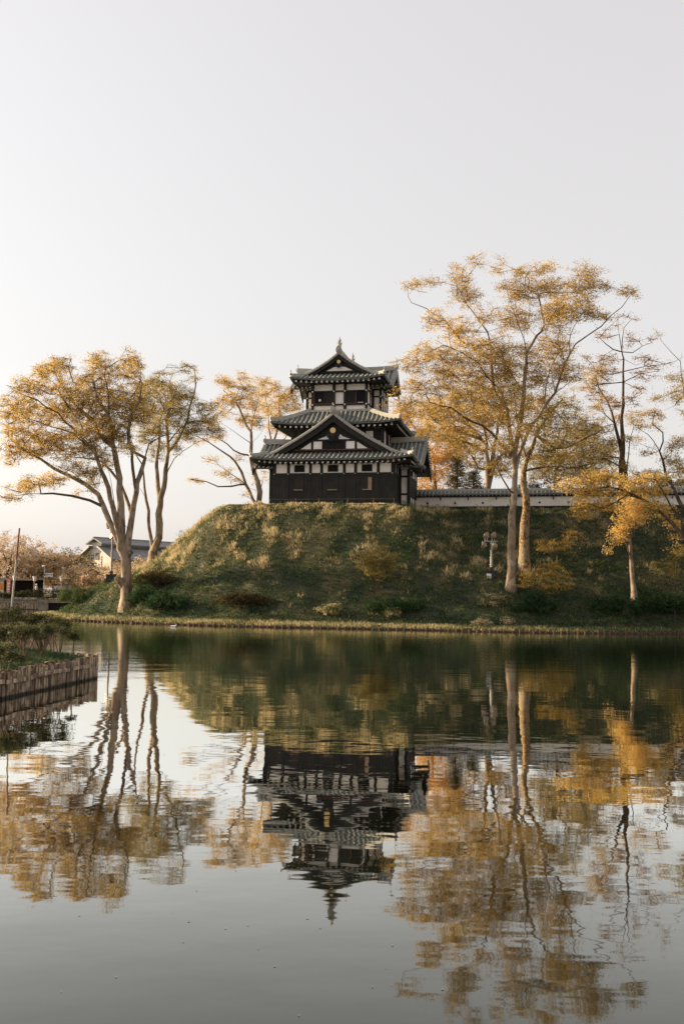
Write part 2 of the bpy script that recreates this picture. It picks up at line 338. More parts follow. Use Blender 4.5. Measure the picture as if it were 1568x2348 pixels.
# ---------------------------------------------------------------- tree generator
def catmull(pts, step):
    pts = np.asarray(pts, float); out = [pts[0]]
    for i in range(len(pts) - 1):
        p0, p1, p2, p3 = pts[max(i - 1, 0)], pts[i], pts[i + 1], pts[min(i + 2, len(pts) - 1)]
        n = max(1, int(np.linalg.norm(p2 - p1) / step))
        for k in range(1, n + 1):
            t = k / n; out.append(.5 * ((2 * p1) + (-p0 + p2) * t + (2 * p0 - 5 * p1 + 4 * p2 - p3) * t * t + (-p0 + 3 * p1 - 3 * p2 + p3) * t ** 3))
    return np.array(out)
class Tree:
    def __init__(s, base): s.p = [np.array(base, float)]; s.par = [-1]; s.d = [np.array([0, 0, 1.])]; s.last = None
    def near(s, q): return int(np.argmin(np.linalg.norm(np.array(s.p) - q, axis=1)))
    def limb(s, pts, wig=.06, step=.8, start=None):
        pts = np.asarray(pts, float); pr = s.near(pts[0]) if start is None else start
        c = catmull(np.vstack([s.p[pr], pts if start is not None or np.linalg.norm(s.p[pr] - pts[0]) > .6 else pts[1:]]), step)
        for i, q in enumerate(c[1:]):
            q = q + rng.normal(0, wig, 3) * (.3 if i < 3 else 1); s.d.append((q - s.p[pr]) / (np.linalg.norm(q - s.p[pr]) + 1e-9))
            s.p.append(q); s.par.append(pr); pr = len(s.p) - 1
        return pr
    def grow(s, A, kang=.55, step=.7, sag=.0):
        A = np.asarray(A); root = s.p[0]
        cap = len(s.p) + len(A) * 40; Pn = np.zeros((cap, 3)); Dn = np.zeros((cap, 3)); n = len(s.p); Pn[:n] = s.p; Dn[:n] = s.d
        ex = np.ones(cap); ex[:min(2, n)] = 1.6
        dist0 = np.array([np.min(np.linalg.norm(Pn[:n] - a, axis=1)) for a in A])
        for k in np.argsort(dist0 + rng.random(len(A)) * 1.2):
            a = A[k]; v = a - Pn[:n]; L = np.linalg.norm(v, axis=1) + 1e-6
            cs = np.einsum('ij,ij->i', v, Dn[:n]) / L
            i = int(np.argmin(L * (1 + kang * (1 - cs)) * ex[:n])); l = L[i]
            if l < .12: continue
            m = max(1, int(l / step)); c = Pn[i] + Dn[i] * l * .38 + np.array([0, 0, sag * l]); pr = i
            for j in range(1, m + 1):
                t = j / m; q = (1 - t) ** 2 * Pn[i] + 2 * t * (1 - t) * c + t * t * a
                if j < m: q = q + rng.normal(0, .05 * min(l, 1.2), 3)
                dd = q - Pn[pr]; Dn[n] = dd / (np.linalg.norm(dd) + 1e-9); Pn[n] = q; s.par.append(pr); pr = n; n += 1
            s.tips = getattr(s, 'tips', []) + [n - 1]
        s.p = list(Pn[:n]); s.d = list(Dn[:n])
    def radii(s, R0, r0=.012, flare=1.75):
        n = len(s.p); ch = [[] for _ in range(n)]
        for i in range(1, n): ch[s.par[i]].append(i)
        H = np.zeros(n); acc = np.zeros(n); ch = [[] for _ in range(n)]
        for i in range(1, n): ch[s.par[i]].append(i)
        for i in range(n - 1, -1, -1):
            if not ch[i]: acc[i] = 1
            if i:
                acc[s.par[i]] += acc[i]; H[s.par[i]] = max(H[s.par[i]], H[i] + np.linalg.norm(s.p[i] - s.p[s.par[i]]))
        s.ch = ch; s.acc = H + acc * 1e-4; s.r = np.maximum(R0 * (.034 + .966 * (H / H[0]) ** 1.55), r0)
        for i, q in enumerate(s.p):
            h = q[2] - s.p[0][2]
            if s.r[i] > R0 * .6 and h < 1.3: s.r[i] *= 1 + (flare - 1) * (1 - max(h, 0) / 1.3) ** 2.2
    def mesh(s, m, parent, rmin=0.0, rough=.0):
        mb = MB(); P_ = s.p; R_ = s.r; starts = [0]
        while starts:
            i = starts.pop(); pth = [P_[i]] if i == 0 else [P_[s.par[i]] - 0 * P_[i], P_[i]]
            rr = [R_[i]] if i == 0 else [min(R_[i] * 1.15, R_[s.par[i]]), R_[i]]
            j = i
            while s.ch[j]:
                c = sorted(s.ch[j], key=lambda q: -s.acc[q]); starts.extend(c[1:]); j = c[0]; pth.append(P_[j]); rr.append(R_[j])
            if len(pth) < 2: continue
            rr[-1] = rr[-1] * .6; mx = max(rr); n = 18 if mx > .25 else 10 if mx > .12 else 5 if mx > .04 else 3
            if rough and mx > .1: rr = [q * (1 + random.uniform(-rough, rough)) for q in rr]
            if i == 0: pth[0] = pth[0] - np.array([0, 0, .5])
            mb.tube([tuple(q) for q in pth], rr, n, 0 if mx > .17 or m == M['barkdark'] else 1, cap=False, lump=.13 if mx > .1 else 0.)
        return mb.build('trunk', [m, M['barklimb'] if m != M['barkdark'] else m], parent, smooth=True)
def leaves(C, k, R, flat, size, m, parent, name='crown', tone0=.5, tspread=.16, tonef=None, tiltmax=.5):
    """k small leaf faces round each spray centre; each spray is a tilted, flattened disc"""
    C = np.asarray(C); n = len(C)
    az = rng.random(n) * 2 * np.pi; tl = rng.normal(0, tiltmax, n)
    nn = np.stack([np.cos(az) * np.sin(tl), np.sin(az) * np.sin(tl), np.cos(tl)], 1)
    a = np.cross(nn, [0.3, 1, .1]); a /= np.linalg.norm(a, axis=1)[:, None]; b = np.cross(nn, a)
    el = .55 + .6 * rng.random(n)
    rr = R * np.sqrt(rng.random((n, k))) * (.7 + .6 * rng.random((n, 1))); th = rng.random((n, k)) * 2 * np.pi
    lobes = 1 + .35 * np.cos(th * 3 + az[:, None]); rr = rr * lobes
    z = rng.normal(0, flat, (n, k)) - .12 * rr * rr / R
    pos = C[:, None] + a[:, None] * (rr * np.cos(th))[..., None] + b[:, None] * (rr * np.sin(th) * el[:, None])[..., None] + nn[:, None] * z[..., None]
    pos = pos.reshape(-1, 3); N = len(pos)
    ln = rng.normal(0, 1, (N, 3)); ln[:, 2] += .9; ln /= np.linalg.norm(ln, axis=1)[:, None]
    d = rng.normal(0, 1, (N, 3)); d -= ln * np.einsum('ij,ij->i', d, ln)[:, None]; d /= np.linalg.norm(d, axis=1)[:, None]; e = np.cross(ln, d)
    sz = size * (.6 + .8 * rng.random(N))[:, None]
    V = np.stack([pos - d * sz, pos + e * sz * .45, pos + d * sz, pos - e * sz * .45], 1)
    tone = np.repeat(tone0 + rng.normal(0, tspread, n), k) + rng.normal(0, .12, N)
    if tonef is not None: tone += tonef(pos)
    return npmesh(name, V, 4, m, parent, tone)
def blobpts(fr, Y, blobs, dens, dep, seed=None):
    """spray centres inside ellipsoids measured in the picture and spread in depth"""
    out = []
    for b in blobs:
        x, y, rx, ry = b[:4]; q = b[4] if len(b) > 4 else 1.
        u, v = fr(x, y); u1, v1 = fr(x + rx, y + ry); ru, rv = u1 - u, (v1 - v) * 1.2
        dy0 = rng.uniform(-dep, dep) * .75
        sc = Y / FPX; area = math.pi * ru * rv * sc * sc; n = max(2, int(area * dens * q * 2.3)); rad_d = max(.8, ru * sc * .9)
        g = rng.normal(0, 1, (n, 3)); g /= np.linalg.norm(g, axis=1)[:, None]; g *= (rng.random(n) ** (1 / 2.2))[:, None]; g = g * 1.02 + rng.normal(0, .16, (n, 3))
        for a in g:
            Yq = Y + dy0 + a[1] * rad_d * 1.2; out.append(at(u + a[0] * ru, v + a[2] * rv, Yq))
    return np.array(out)
def tree(name, label, cat, fr, Y, base, limbs, blobs, R0, leaf='leaf_gold', bark='bark', dens=6., dep=4., k=36, spray=.48, flat=.11, size=.056, tone=.55, kang=.55, group=None, r0=.012, base_w=None, seed=1, tspread=.16, rough=.05, twigs=3):
    global rng; rng = np.random.default_rng(seed)
    u, v = fr(*base)
    if Y < 99 and -50 < u < 1600: Y = hit(u, v, Y) or Y
    b = at(u, v, Y) if base_w is None else np.array(base_w, float)
    g = gz(b[0], b[1]) if sdf(np.array([b[0]]), np.array([b[1]]), SHORE)[0] > 0 else b[2]
    b[2] = g - .1
    t = thing(name, label, cat, b, 0, group); T = Tree(b)
    for L in limbs:
        dy = 0; dend = rng.uniform(-dep, dep) * .8
        if isinstance(L[0], (int, float)): dend = L[0]; L = L[1:]
        n = len(L); pts = []
        q0 = at(*fr(*L[0]), Y); j = T.near(q0 if len(T.p) == 1 else q0)
        # the limb leaves the tree at the depth of the node it springs from
        A_ = np.array(T.p); uvd = np.hypot(A_[:, 0] - q0[0], A_[:, 2] - q0[2]); j = int(np.argmin(uvd)); y0 = T.p[j][1]
        for i, (x, y) in enumerate(L):
            f = i / max(1, n - 1); p = at(*fr(x, y), Y); p[1] = y0 + (Y + dend - y0) * f; pts.append(p)
        T.limb(pts[1:] if uvd[j] < .9 else pts, start=j)
    A = blobpts(fr, Y, blobs, dens, dep); A = A[A[:, 2] > b[2] + .3]
    T.grow(A, kang)
    # short twigs in each spray
    nbase = len(T.p)
    for i in list(T.tips):
        for _ in range(twigs):
            az = rng.random() * 6.283; l = rng.uniform(.3, .75) * spray / .6; dv = T.d[i] * .5 + np.array([math.cos(az), math.sin(az), rng.uniform(-.1, .35)])
            T.p.append(T.p[i] + dv * l * .8); T.d.append(dv); T.par.append(i)
    T.radii(R0, r0); T.mesh(M[bark], t, rough=rough).matrix_parent_inverse = Matrix.Translation(-t.location)
    C = np.array([T.p[i] for i in T.tips]); Ct = np.array(T.p[nbase:]) if twigs else C
    sel = rng.random(len(Ct)) < .35; C = np.vstack([C, Ct[sel]])
    lv = leaves(C, k, spray, flat, size, M[leaf], t, 'crown', tone, tspread, tonef=lambda p: (fbm(p[:, 0] + p[:, 1] * .5, p[:, 2], .35, 3) - .5) * .5)
    lv.matrix_parent_inverse = Matrix.Translation(-t.location)
    return t
#TREES_BEGIN
tree('zelkova_tree', 'biggest left tree, pale stems fanning from one trunk at the left mound foot', 'tree', fA, 80, (915, 1985), [
    (0, (915, 1985), (908, 1850), (905, 1740), (903, 1640)),
    (1.0, (890, 1640), (835, 1500), (780, 1380), (740, 1280), (690, 1190), (600, 1110), (480, 1050), (380, 1010), (280, 930), (180, 880), (60, 800)),
    (-1.5, (740, 1280), (650, 1235), (530, 1205), (400, 1190), (250, 1190), (120, 1200), (-20, 1235)),
    (-2.5, (895, 1600), (845, 1420), (820, 1290), (790, 1150), (750, 1020), (700, 900), (620, 800), (500, 690), (400, 600), (250, 520), (120, 470)),
    (2.5, (905, 1590), (860, 1480), (800, 1250), (765, 1090), (730, 950)),
    (1.5, (925, 1600), (930, 1450), (942, 1340), (965, 1180), (990, 1040), (1020, 920), (1050, 830), (1130, 760), (1290, 735), (1450, 660), (1540, 610)),
    (3.0, (935, 1330), (890, 1200), (840, 1100), (760, 1000), (690, 930), (560, 900), (430, 875)),
    (-1.0, (870, 1560), (868, 1250), (850, 1000), (820, 850), (800, 650), (790, 500), (760, 350), (720, 220)),
    (-3, (1020, 920), (945, 880), (935, 760), (960, 650), (1040, 560), (1060, 450)),
    (3, (820, 850), (700, 750), (640, 640), (480, 500), (380, 330)),
    (1, (800, 650), (690, 480), (650, 380)), (-2, (935, 1440), (905, 1400), (880, 1330)),
    (-3, (700, 900), (560, 780), (430, 740), (300, 700)), (2, (965, 1180), (940, 1000), (920, 860), (900, 700), (930, 450))],
    [(420, 260, 110, 55), (330, 320, 110, 60), (200, 420, 130, 80), (700, 210, 80, 45), (930, 230, 90, 60), (760, 330, 150, 90), (960, 340, 90, 70), (500, 440, 200, 90), (150, 560, 140, 70), (330, 620, 200, 90), (560, 600, 180, 100), (740, 520, 160, 110), (900, 520, 160, 110), (1000, 620, 120, 90), (80, 640, 70, 60), (130, 760, 120, 60), (320, 790, 180, 60), (560, 760, 190, 80), (760, 700, 160, 90), (90, 870, 100, 50), (250, 880, 140, 55), (450, 880, 180, 50), (650, 880, 120, 60), (850, 760, 120, 80), (900, 860, 90, 60, .5), (80, 960, 60, 40, .6), (400, 1090, 130, 32), (280, 1110, 110, 35), (640, 1040, 110, 40), (540, 990, 120, 35), (150, 1160, 100, 45), (690, 1120, 60, 40, .6), (100, 1210, 80, 20), (560, 1190, 70, 20, .5), (760, 950, 80, 60, .5), (600, 330, 60, 60, .5)],
    .50, seed=3, dens=5.2, dep=4.2, tone=.56)
tree('zelkova_tree', 'two-stemmed pale tree on the left flank of the mound behind the biggest left tree', 'tree', fA, 97, (1110, 1625), [
    (0, (1105, 1625), (1085, 1520), (1068, 1420), (1060, 1300), (1040, 1150), (1020, 980), (960, 860), (930, 700)),
    (0, (1120, 1600), (1140, 1500), (1145, 1400), (1140, 1330), (1168, 1150), (1190, 1020), (1205, 880), (1200, 700), (1240, 500)),
    (2, (1140, 1290), (1120, 1050), (1110, 850), (1130, 600)), (-2, (1190, 1070), (1260, 940), (1400, 850), (1560, 800)), (2, (1060, 1200), (990, 1140), (900, 1090)),
    (1, (1200, 850), (1300, 700), (1440, 640), (1540, 540)), (0, (1200, 900), (1300, 760), (1400, 420), (1390, 290))],
    [(1330, 290, 90, 30, .7), (1400, 370, 40, 30, .7), (1150, 400, 110, 70), (1280, 480, 120, 80), (1130, 560, 130, 90), (1280, 620, 120, 80), (1450, 560, 80, 60, .6), (1120, 720, 110, 80), (1330, 750, 110, 55), (1130, 880, 60, 70, .8), (1500, 640, 70, 60, .6), (1250, 850, 80, 50, .5), (1010, 520, 90, 80, .7), (1180, 320, 40, 30, .5), (1040, 420, 80, 60), (1420, 700, 90, 50), (1520, 740, 70, 40), (1040, 760, 70, 60, .7)],
    .42, leaf='leaf_olive', seed=5, dens=6.8, dep=3.5, k=26, tone=.62)
tree('zelkova_tree', 'slender leaning tree with two trunks on the mound top left of the castle turret', 'tree', fC, 101, (1040, 1895), [
    (0, (1040, 1895), (1040, 1860)),
    (0, (1010, 1890), (965, 1790), (930, 1700), (880, 1600), (820, 1450), (750, 1310), (690, 1260), (560, 1160), (420, 1070), (280, 1000), (180, 980)),
    (0, (1065, 1880), (1060, 1700), (1030, 1580), (980, 1400), (945, 1240), (935, 1100), (930, 950), (890, 880), (850, 760), (740, 540), (600, 430)),
    (1, (1060, 1640), (1085, 1560), (1100, 1440)), (1, (940, 1060), (1060, 970), (1110, 850)), (-2, (920, 1090), (800, 1000), (680, 920), (540, 830)),
    (-2, (890, 1640), (800, 1615), (720, 1640), (560, 1650), (420, 1600), (250, 1580)), (2, (880, 1620), (700, 1470), (520, 1350), (380, 1290)), (2, (930, 960), (970, 720), (1010, 550)),
    (-1, (940, 1240), (830, 1230), (740, 1190), (660, 1110), (540, 1050))],
    [(600, 300, 100, 45), (680, 380, 110, 60), (850, 260, 80, 60), (880, 430, 130, 80), (750, 560, 140, 80), (600, 580, 120, 60), (400, 640, 110, 45, .6), (950, 600, 130, 90), (850, 800, 110, 70), (560, 1010, 80, 35), (450, 830, 140, 60, .6), (1000, 830, 110, 80), (300, 1060, 160, 40, .5), (800, 1270, 90, 30, .7), (450, 1300, 90, 30), (620, 1450, 110, 50, .7), (280, 1550, 110, 28), (750, 1560, 70, 30, .7), (880, 1720, 50, 25, .7), (1000, 1500, 60, 130, .3), (620, 720, 120, 50, .7), (920, 1850, 40, 30, .6)],
    .33, seed=8, dens=7.5, dep=3., k=26, tone=.66)
tree('zelkova_tree', 'golden tree standing directly behind the left side of the castle turret', 'tree', fC, 108, (1215, 1880), [
    (0, (1215, 1880), (1215, 1600), (1205, 1350), (1220, 1100), (1290, 900)), (2, (1215, 1300), (1320, 1060), (1380, 1000), (1400, 800), (1350, 640)), (-1, (1220, 1080), (1170, 900), (1160, 650), (1100, 450)), (1, (1290, 900), (1300, 700), (1270, 480))],
    [(1080, 320, 100, 55), (1110, 460, 110, 80), (1250, 390, 110, 60), (1320, 540, 120, 80), (1450, 470, 110, 80), (1500, 620, 90, 80), (1120, 640, 110, 70), (1250, 740, 120, 60), (1240, 890, 110, 70), (1380, 950, 60, 40), (1330, 640, 100, 70), (1130, 1500, 40, 100, .4), (1180, 1050, 60, 60, .5)],
    .3, seed=9, dens=7, dep=3., k=26, tone=.66)
tree('zelkova_tree', 'tallest tree, smooth pale trunk on the slope just right of the four floodlights, widest crown', 'tree', fB, 74.5, (662, 1815), [
    (0, (662, 1815), (668, 1700), (668, 1600), (672, 1500), (668, 1440), (672, 1400), (682, 1320), (690, 1200)),
    (-1, (690, 1200), (670, 1070), (655, 980), (640, 880), (600, 780), (540, 720), (490, 650), (400, 600), (300, 560)),
    (1, (690, 1190), (720, 1080), (780, 960), (850, 860), (900, 790), (980, 720), (1060, 630), (1090, 570)),
    (2.5, (850, 860), (870, 700), (930, 560), (960, 400), (1040, 280)),
    (-2, (685, 1150), (710, 950), (720, 800), (735, 600), (700, 480), (640, 340), (600, 200)),
    (2, (735, 590), (800, 500), (850, 420), (830, 250)),
    (3, (640, 900), (580, 760), (570, 520), (530, 400), (450, 280), (380, 180)),
    (-3, (672, 1330), (650, 1300), (600, 1230), (560, 1100), (520, 1040), (430, 1000), (340, 960)),
    (-2, (685, 1130), (560, 1010), (450, 950), (350, 900), (230, 870)),
    (-1.5, (880, 800), (950, 640), (1000, 540), (1060, 500), (1180, 410), (1260, 320), (1300, 270)),
    (1, (570, 520), (430, 520), (330, 400), (230, 330), (150, 300)),
    (-3, (720, 800), (640, 700), (560, 560), (480, 470)), (3, (900, 790), (890, 640), (860, 520), (870, 330))],
    [(480, 105, 70, 25, .5), (600, 130, 45, 35, .7), (170, 230, 70, 32, .7), (270, 215, 50, 25, .7), (400, 190, 80, 50, .8), (420, 280, 90, 55), (720, 165, 60, 32), (830, 150, 60, 32), (700, 260, 110, 55), (850, 250, 100, 60), (1060, 170, 70, 50, .8), (1020, 250, 100, 60), (1140, 230, 55, 30, .7), (1270, 265, 55, 24), (980, 360, 120, 60), (1120, 390, 70, 30), (270, 420, 70, 40), (400, 470, 90, 60), (540, 380, 70, 45, .7), (700, 390, 100, 70), (880, 400, 100, 70), (280, 590, 130, 55), (480, 580, 120, 70), (620, 590, 110, 80), (140, 640, 80, 50, .8), (380, 680, 150, 70), (590, 700, 140, 80), (780, 620, 100, 70, .8), (900, 560, 100, 70), (950, 680, 90, 60), (230, 760, 130, 50), (430, 800, 160, 60), (640, 820, 120, 70), (820, 730, 100, 60), (120, 850, 110, 35), (300, 900, 160, 45), (530, 920, 140, 50), (720, 960, 120, 60), (340, 1030, 110, 30, .8), (600, 1060, 100, 40, .7), (450, 1100, 80, 30, .6), (800, 860, 80, 60)],
    .34, seed=12, dens=6.2, dep=4.5, k=26, tone=.60)
tree('zelkova_tree', 'tree with rough scaly bark standing just right of the smooth tall trunk', 'tree', fB, 78.5, (738, 1705), [
    (0, (738, 1705), (735, 1550), (735, 1400), (735, 1200), (765, 1100), (800, 980), (812, 900), (850, 800)), (2, (750, 1150), (790, 1050), (830, 960), (900, 860), (960, 800)),
    (-2, (742, 1190), (850, 1180), (980, 1190), (1080, 1180)), (2, (745, 1120), (700, 900), (690, 700), (680, 600)), (-1, (800, 1000), (900, 1080), (1000, 1060), (1100, 1000))],
    [(850, 860, 120, 60), (970, 860, 80, 60), (900, 970, 130, 70), (1030, 980, 100, 70), (1000, 1090, 130, 55), (850, 1110, 120, 60), (1100, 990, 80, 50), (790, 1180, 100, 35), (930, 1190, 120, 32), (1070, 1160, 100, 45), (690, 760, 60, 60, .6), (760, 1240, 60, 20, .6)],
    .43, leaf='leaf_olive', bark='barkivy', seed=14, dens=3.4, dep=4., k=26, tone=.55, rough=.12)
tree('zelkova_tree', 'pale double trunk behind the white wall with an orange-gold crown', 'tree', fB, 106, (548, 1300), [
    (0, (548, 1300), (545, 1200), (540, 1100), (530, 900), (505, 760)), (0, (560, 1280), (570, 1180), (578, 1080), (605, 900), (620, 800)), (2, (540, 1060), (460, 960), (380, 900)), (-2, (540, 1120), (430, 1060), (330, 1040))],
    [(500, 800, 120, 70), (380, 870, 120, 60), (300, 980, 130, 60), (450, 980, 120, 60), (620, 900, 110, 70), (240, 880, 90, 50), (420, 1080, 110, 40), (680, 1080, 120, 60, .8), (620, 1180, 120, 50, .7), (460, 1170, 90, 40, .7)],
    .42, leaf='leaf_gold', seed=15, dens=2.8, dep=4., k=26, tone=.55, size=.085, spray=.65)
tree('autumn_tree', 'reddish-orange leafed tree between the castle turret and the dark evergreen', 'tree', fB, 112, (270, 1310), [
    (0, (270, 1310), (265, 1200), (280, 1080), (270, 960)), (1, (275, 1150), (340, 1080), (380, 1000)), (-1, (270, 1120), (200, 1040), (130, 930))],
    [(330, 1040, 90, 60), (270, 1130, 90, 60), (220, 1230, 60, 50), (120, 900, 60, 45), (180, 980, 70, 50), (380, 1110, 70, 45), (300, 1220, 90, 50), (90, 940, 50, 40), (400, 1020, 70, 40), (250, 1285, 90, 25)],
    .28, leaf='leaf_amber', bark='barkdark', seed=16, dens=3.2, dep=3., k=24, tone=.62, size=.085, spray=.65)
tree('autumn_tree', 'golden tree behind the white wall, filling the gap right of the scaly trunk', 'tree', fB, 108, (900, 1310), [
    (0, (900, 1310), (895, 1200), (910, 1080), (920, 960)), (1, (900, 1180), (980, 1100), (1060, 1040)), (-1, (900, 1160), (820, 1100), (780, 1020)), (0, (900, 1200), (1010, 1180), (1120, 1150))],
    [(830, 1150, 90, 50), (950, 1130, 110, 50), (1080, 1100, 100, 50), (900, 1230, 140, 35), (1080, 1220, 120, 40), (1180, 1100, 80, 50, .7), (1000, 1010, 110, 60), (880, 1040, 90, 60)],
    .3, leaf='leaf_gold', bark='barkdark', seed=17, dens=2.6, dep=3., k=26, tone=.5, size=.085, spray=.65)
# larch and its neighbours on the right
tree('larch_tree', 'straight dark larch with thin level branches behind the multi-stemmed tree on the right', 'tree', fD, 86, (345, 1530), [
    (0, (345, 1530), (350, 1300), (356, 1100), (360, 700), (365, 380)), (0, (360, 380), (328, 250), (320, 110)), (0, (366, 372), (364, 200), (420, 140), (465, 115)),
    (1, (367, 400), (440, 380), (520, 320), (600, 290)), (-1, (362, 385), (280, 370), (170, 290), (110, 250)), (-2, (364, 515), (500, 505), (620, 500), (750, 450)), (2, (360, 605), (200, 605), (130, 620)), (-2, (360, 635), (200, 635), (60, 680)),
    (1.5, (364, 460), (470, 465), (560, 430)), (-1, (362, 580), (480, 550), (600, 540)), (1, (360, 635), (470, 640), (530, 620)), (-2, (362, 480), (300, 470), (220, 430)), (2, (360, 540), (300, 530), (200, 500)), (0, (358, 700), (440, 720), (480, 700)), (0, (356, 800), (280, 790), (200, 760))],
    [(420, 280, 60, 40, .6), (560, 300, 50, 20, .7), (180, 280, 70, 30, .6), (250, 250, 50, 25, .5), (330, 180, 25, 70, .35), (420, 140, 40, 25, .4), (520, 430, 60, 25), (600, 480, 90, 30, .8), (240, 440, 70, 40, .7), (220, 540, 80, 40, .8), (520, 560, 90, 30, .8), (150, 620, 80, 30, .7), (480, 650, 60, 20), (180, 700, 100, 40, .7), (430, 740, 50, 40), (300, 780, 60, 40)],
    .34, leaf='larch', bark='barkdark', seed=20, dens=3, dep=2.5, k=22, r0=.02, spray=.55, size=.06, tone=.5, kang=.2, twigs=5)
tree('zelkova_tree', 'multi-stemmed dark tree beside the larch trunk with steep forked limbs', 'tree', fD, 82.5, (378, 1560), [
    (0, (378, 1560), (378, 1420), (376, 1300)), (-1, (376, 1300), (350, 1180), (320, 1040), (280, 930), (210, 860), (110, 700)), (1, (285, 940), (240, 750), (190, 650), (180, 540)), (0, (378, 1290), (400, 1150), (410, 1030), (440, 940)), (2, (350, 1180), (280, 1150), (200, 1100)), (-2, (370, 1260), (300, 1240), (180, 1200)), (0, (330, 1080), (340, 950), (330, 850))],
    [(170, 540, 90, 60), (240, 480, 60, 50, .7), (120, 440, 60, 40, .6), (110, 640, 70, 50), (250, 740, 70, 55, .8), (160, 800, 80, 40, .7), (430, 900, 60, 60, .7), (200, 940, 100, 45, .8), (330, 860, 50, 50, .8), (110, 1060, 120, 45), (260, 1060, 90, 40), (400, 1040, 60, 40, .6), (150, 1180, 150, 50), (300, 1220, 90, 40), (60, 1280, 100, 40), (240, 1320, 120, 40), (60, 960, 70, 40, .7)],
    .26, leaf='leaf_gold', bark='barkdark', seed=22, dens=4.6, dep=3., k=26, tone=.45)
tree('zelkova_tree', 'small straight-trunked tree low on the right slope carrying bright yellow foliage', 'tree', fD, 74.5, (452, 2245), [
    (0, (452, 2245), (440, 2160), (432, 2080), (422, 1920), (416, 1780), (410, 1660)), (-.6, (424, 1930), (395, 1860), (365, 1790), (320, 1740)), (.5, (412, 1700), (450, 1600), (480, 1500), (430, 1400)), (-.5, (410, 1660), (360, 1580), (300, 1520)), (.6, (418, 1780), (460, 1720), (520, 1640))],
    [(400, 1560, 90, 50), (470, 1500, 80, 50), (360, 1640, 70, 40), (340, 1740, 70, 40), (300, 1790, 40, 28), (240, 1850, 45, 22, .8), (480, 1600, 60, 45), (420, 1460, 90, 40), (520, 1540, 60, 40), (400, 1680, 60, 35)],
    .23, leaf='leaf_gold', seed=24, dens=6, dep=1.4, k=32, spray=.42, size=.07, tone=.78)
tree('zelkova_tree', 'low branching tree reaching in from the right edge with level golden tiers', 'tree', fD, 70, (1250, 2300), [
    (0, (1250, 2300), (1180, 2100), (1080, 1960), (940, 1840), (817, 1750), (720, 1660), (660, 1600), (610, 1540)), (1, (610, 1540), (500, 1475), (440, 1440), (380, 1410), (250, 1380), (120, 1410), (20, 1440)), (-1, (500, 1480), (380, 1450), (300, 1500), (200, 1560), (60, 1580)), (1.5, (660, 1600), (620, 1500), (560, 1400), (500, 1340)), (-1, (720, 1660), (640, 1640), (520, 1630)), (1, (440, 1440), (340, 1370), (200, 1320), (60, 1320)), (-1.5, (817, 1750), (780, 1640), (700, 1560), (620, 1440), (560, 1360)), (0, (1180, 2100), (1150, 1800), (1080, 1500), (960, 1250))],
    [(100, 1330, 110, 35), (240, 1310, 110, 40), (60, 1410, 100, 40), (220, 1420, 110, 40), (380, 1360, 90, 35), (520, 1330, 100, 35), (650, 1330, 80, 35, .7), (100, 1520, 120, 32), (230, 1540, 80, 30), (480, 1420, 110, 40), (620, 1420, 80, 35), (600, 1530, 80, 40), (40, 1590, 70, 30), (700, 1580, 70, 40, .8), (750, 1660, 70, 40, .6), (-60, 1370, 70, 40), (760, 1840, 80, 30, .5), (720, 1780, 50, 25, .4), (1000, 1300, 150, 100, .6), (1150, 1450, 150, 100, .6)],
    .30, leaf='leaf_gold', bark='barkdark', seed=26, dens=6.5, dep=1.8, k=28, spray=.48, size=.075, tone=.62)
tree('zelkova_tree', 'dark trunk leaning in from the right edge with two forked bare arms pointing left', 'tree', fD, 82, (900, 1700), [
    (0, (900, 1700), (870, 1650), (817, 1560), (740, 1420), (690, 1300), (660, 1200), (632, 1110)), (0, (632, 1110), (590, 1050), (550, 1000), (470, 950), (385, 880)), (1, (625, 1115), (540, 1080), (430, 1020), (380, 985)), (-1, (632, 1105), (655, 1050), (640, 990), (560, 930), (550, 880)), (1, (665, 1200), (740, 1120), (800, 1060)), (-1, (700, 1320), (640, 1290), (560, 1280))],
    [(560, 830, 70, 25), (480, 850, 60, 25), (610, 870, 50, 30, .7), (500, 930, 60, 25, .6), (600, 940, 50, 30, .7), (560, 1130, 60, 25), (470, 1020, 50, 22, .5), (740, 1100, 60, 45), (790, 1050, 50, 40), (700, 1190, 60, 35), (770, 1230, 60, 45), (560, 1280, 70, 25), (790, 1350, 50, 30), (640, 1340, 50, 25)],
    .2, leaf='leaf_gold', bark='barkdark', seed=28, dens=5.5, dep=2., k=26, tone=.5)
tree('zelkova_tree', 'tree cut off by the right edge with a thin bare arm reaching up and left', 'tree', fD, 79, (1010, 1900), [
    (0, (1010, 1900), (960, 1500), (880, 1000), (817, 690), (800, 560), (795, 450), (806, 370)), (0, (795, 450), (720, 380), (650, 300), (615, 240)), (-1, (810, 640), (740, 680), (640, 740), (600, 730)), (1, (817, 700), (760, 770), (690, 800)), (1, (880, 1000), (960, 700), (1000, 500))],
    [(770, 590, 60, 32), (700, 570, 35, 18), (620, 730, 50, 22), (690, 740, 45, 20, .7), (750, 680, 60, 30), (790, 750, 50, 32), (815, 820, 40, 20, .6), (620, 250, 20, 15, .4), (900, 600, 100, 90), (1000, 700, 120, 100), (930, 850, 100, 80)],
    .24, leaf='leaf_olive', bark='barkdark', seed=30, dens=5.5, dep=2., k=26, tone=.6)
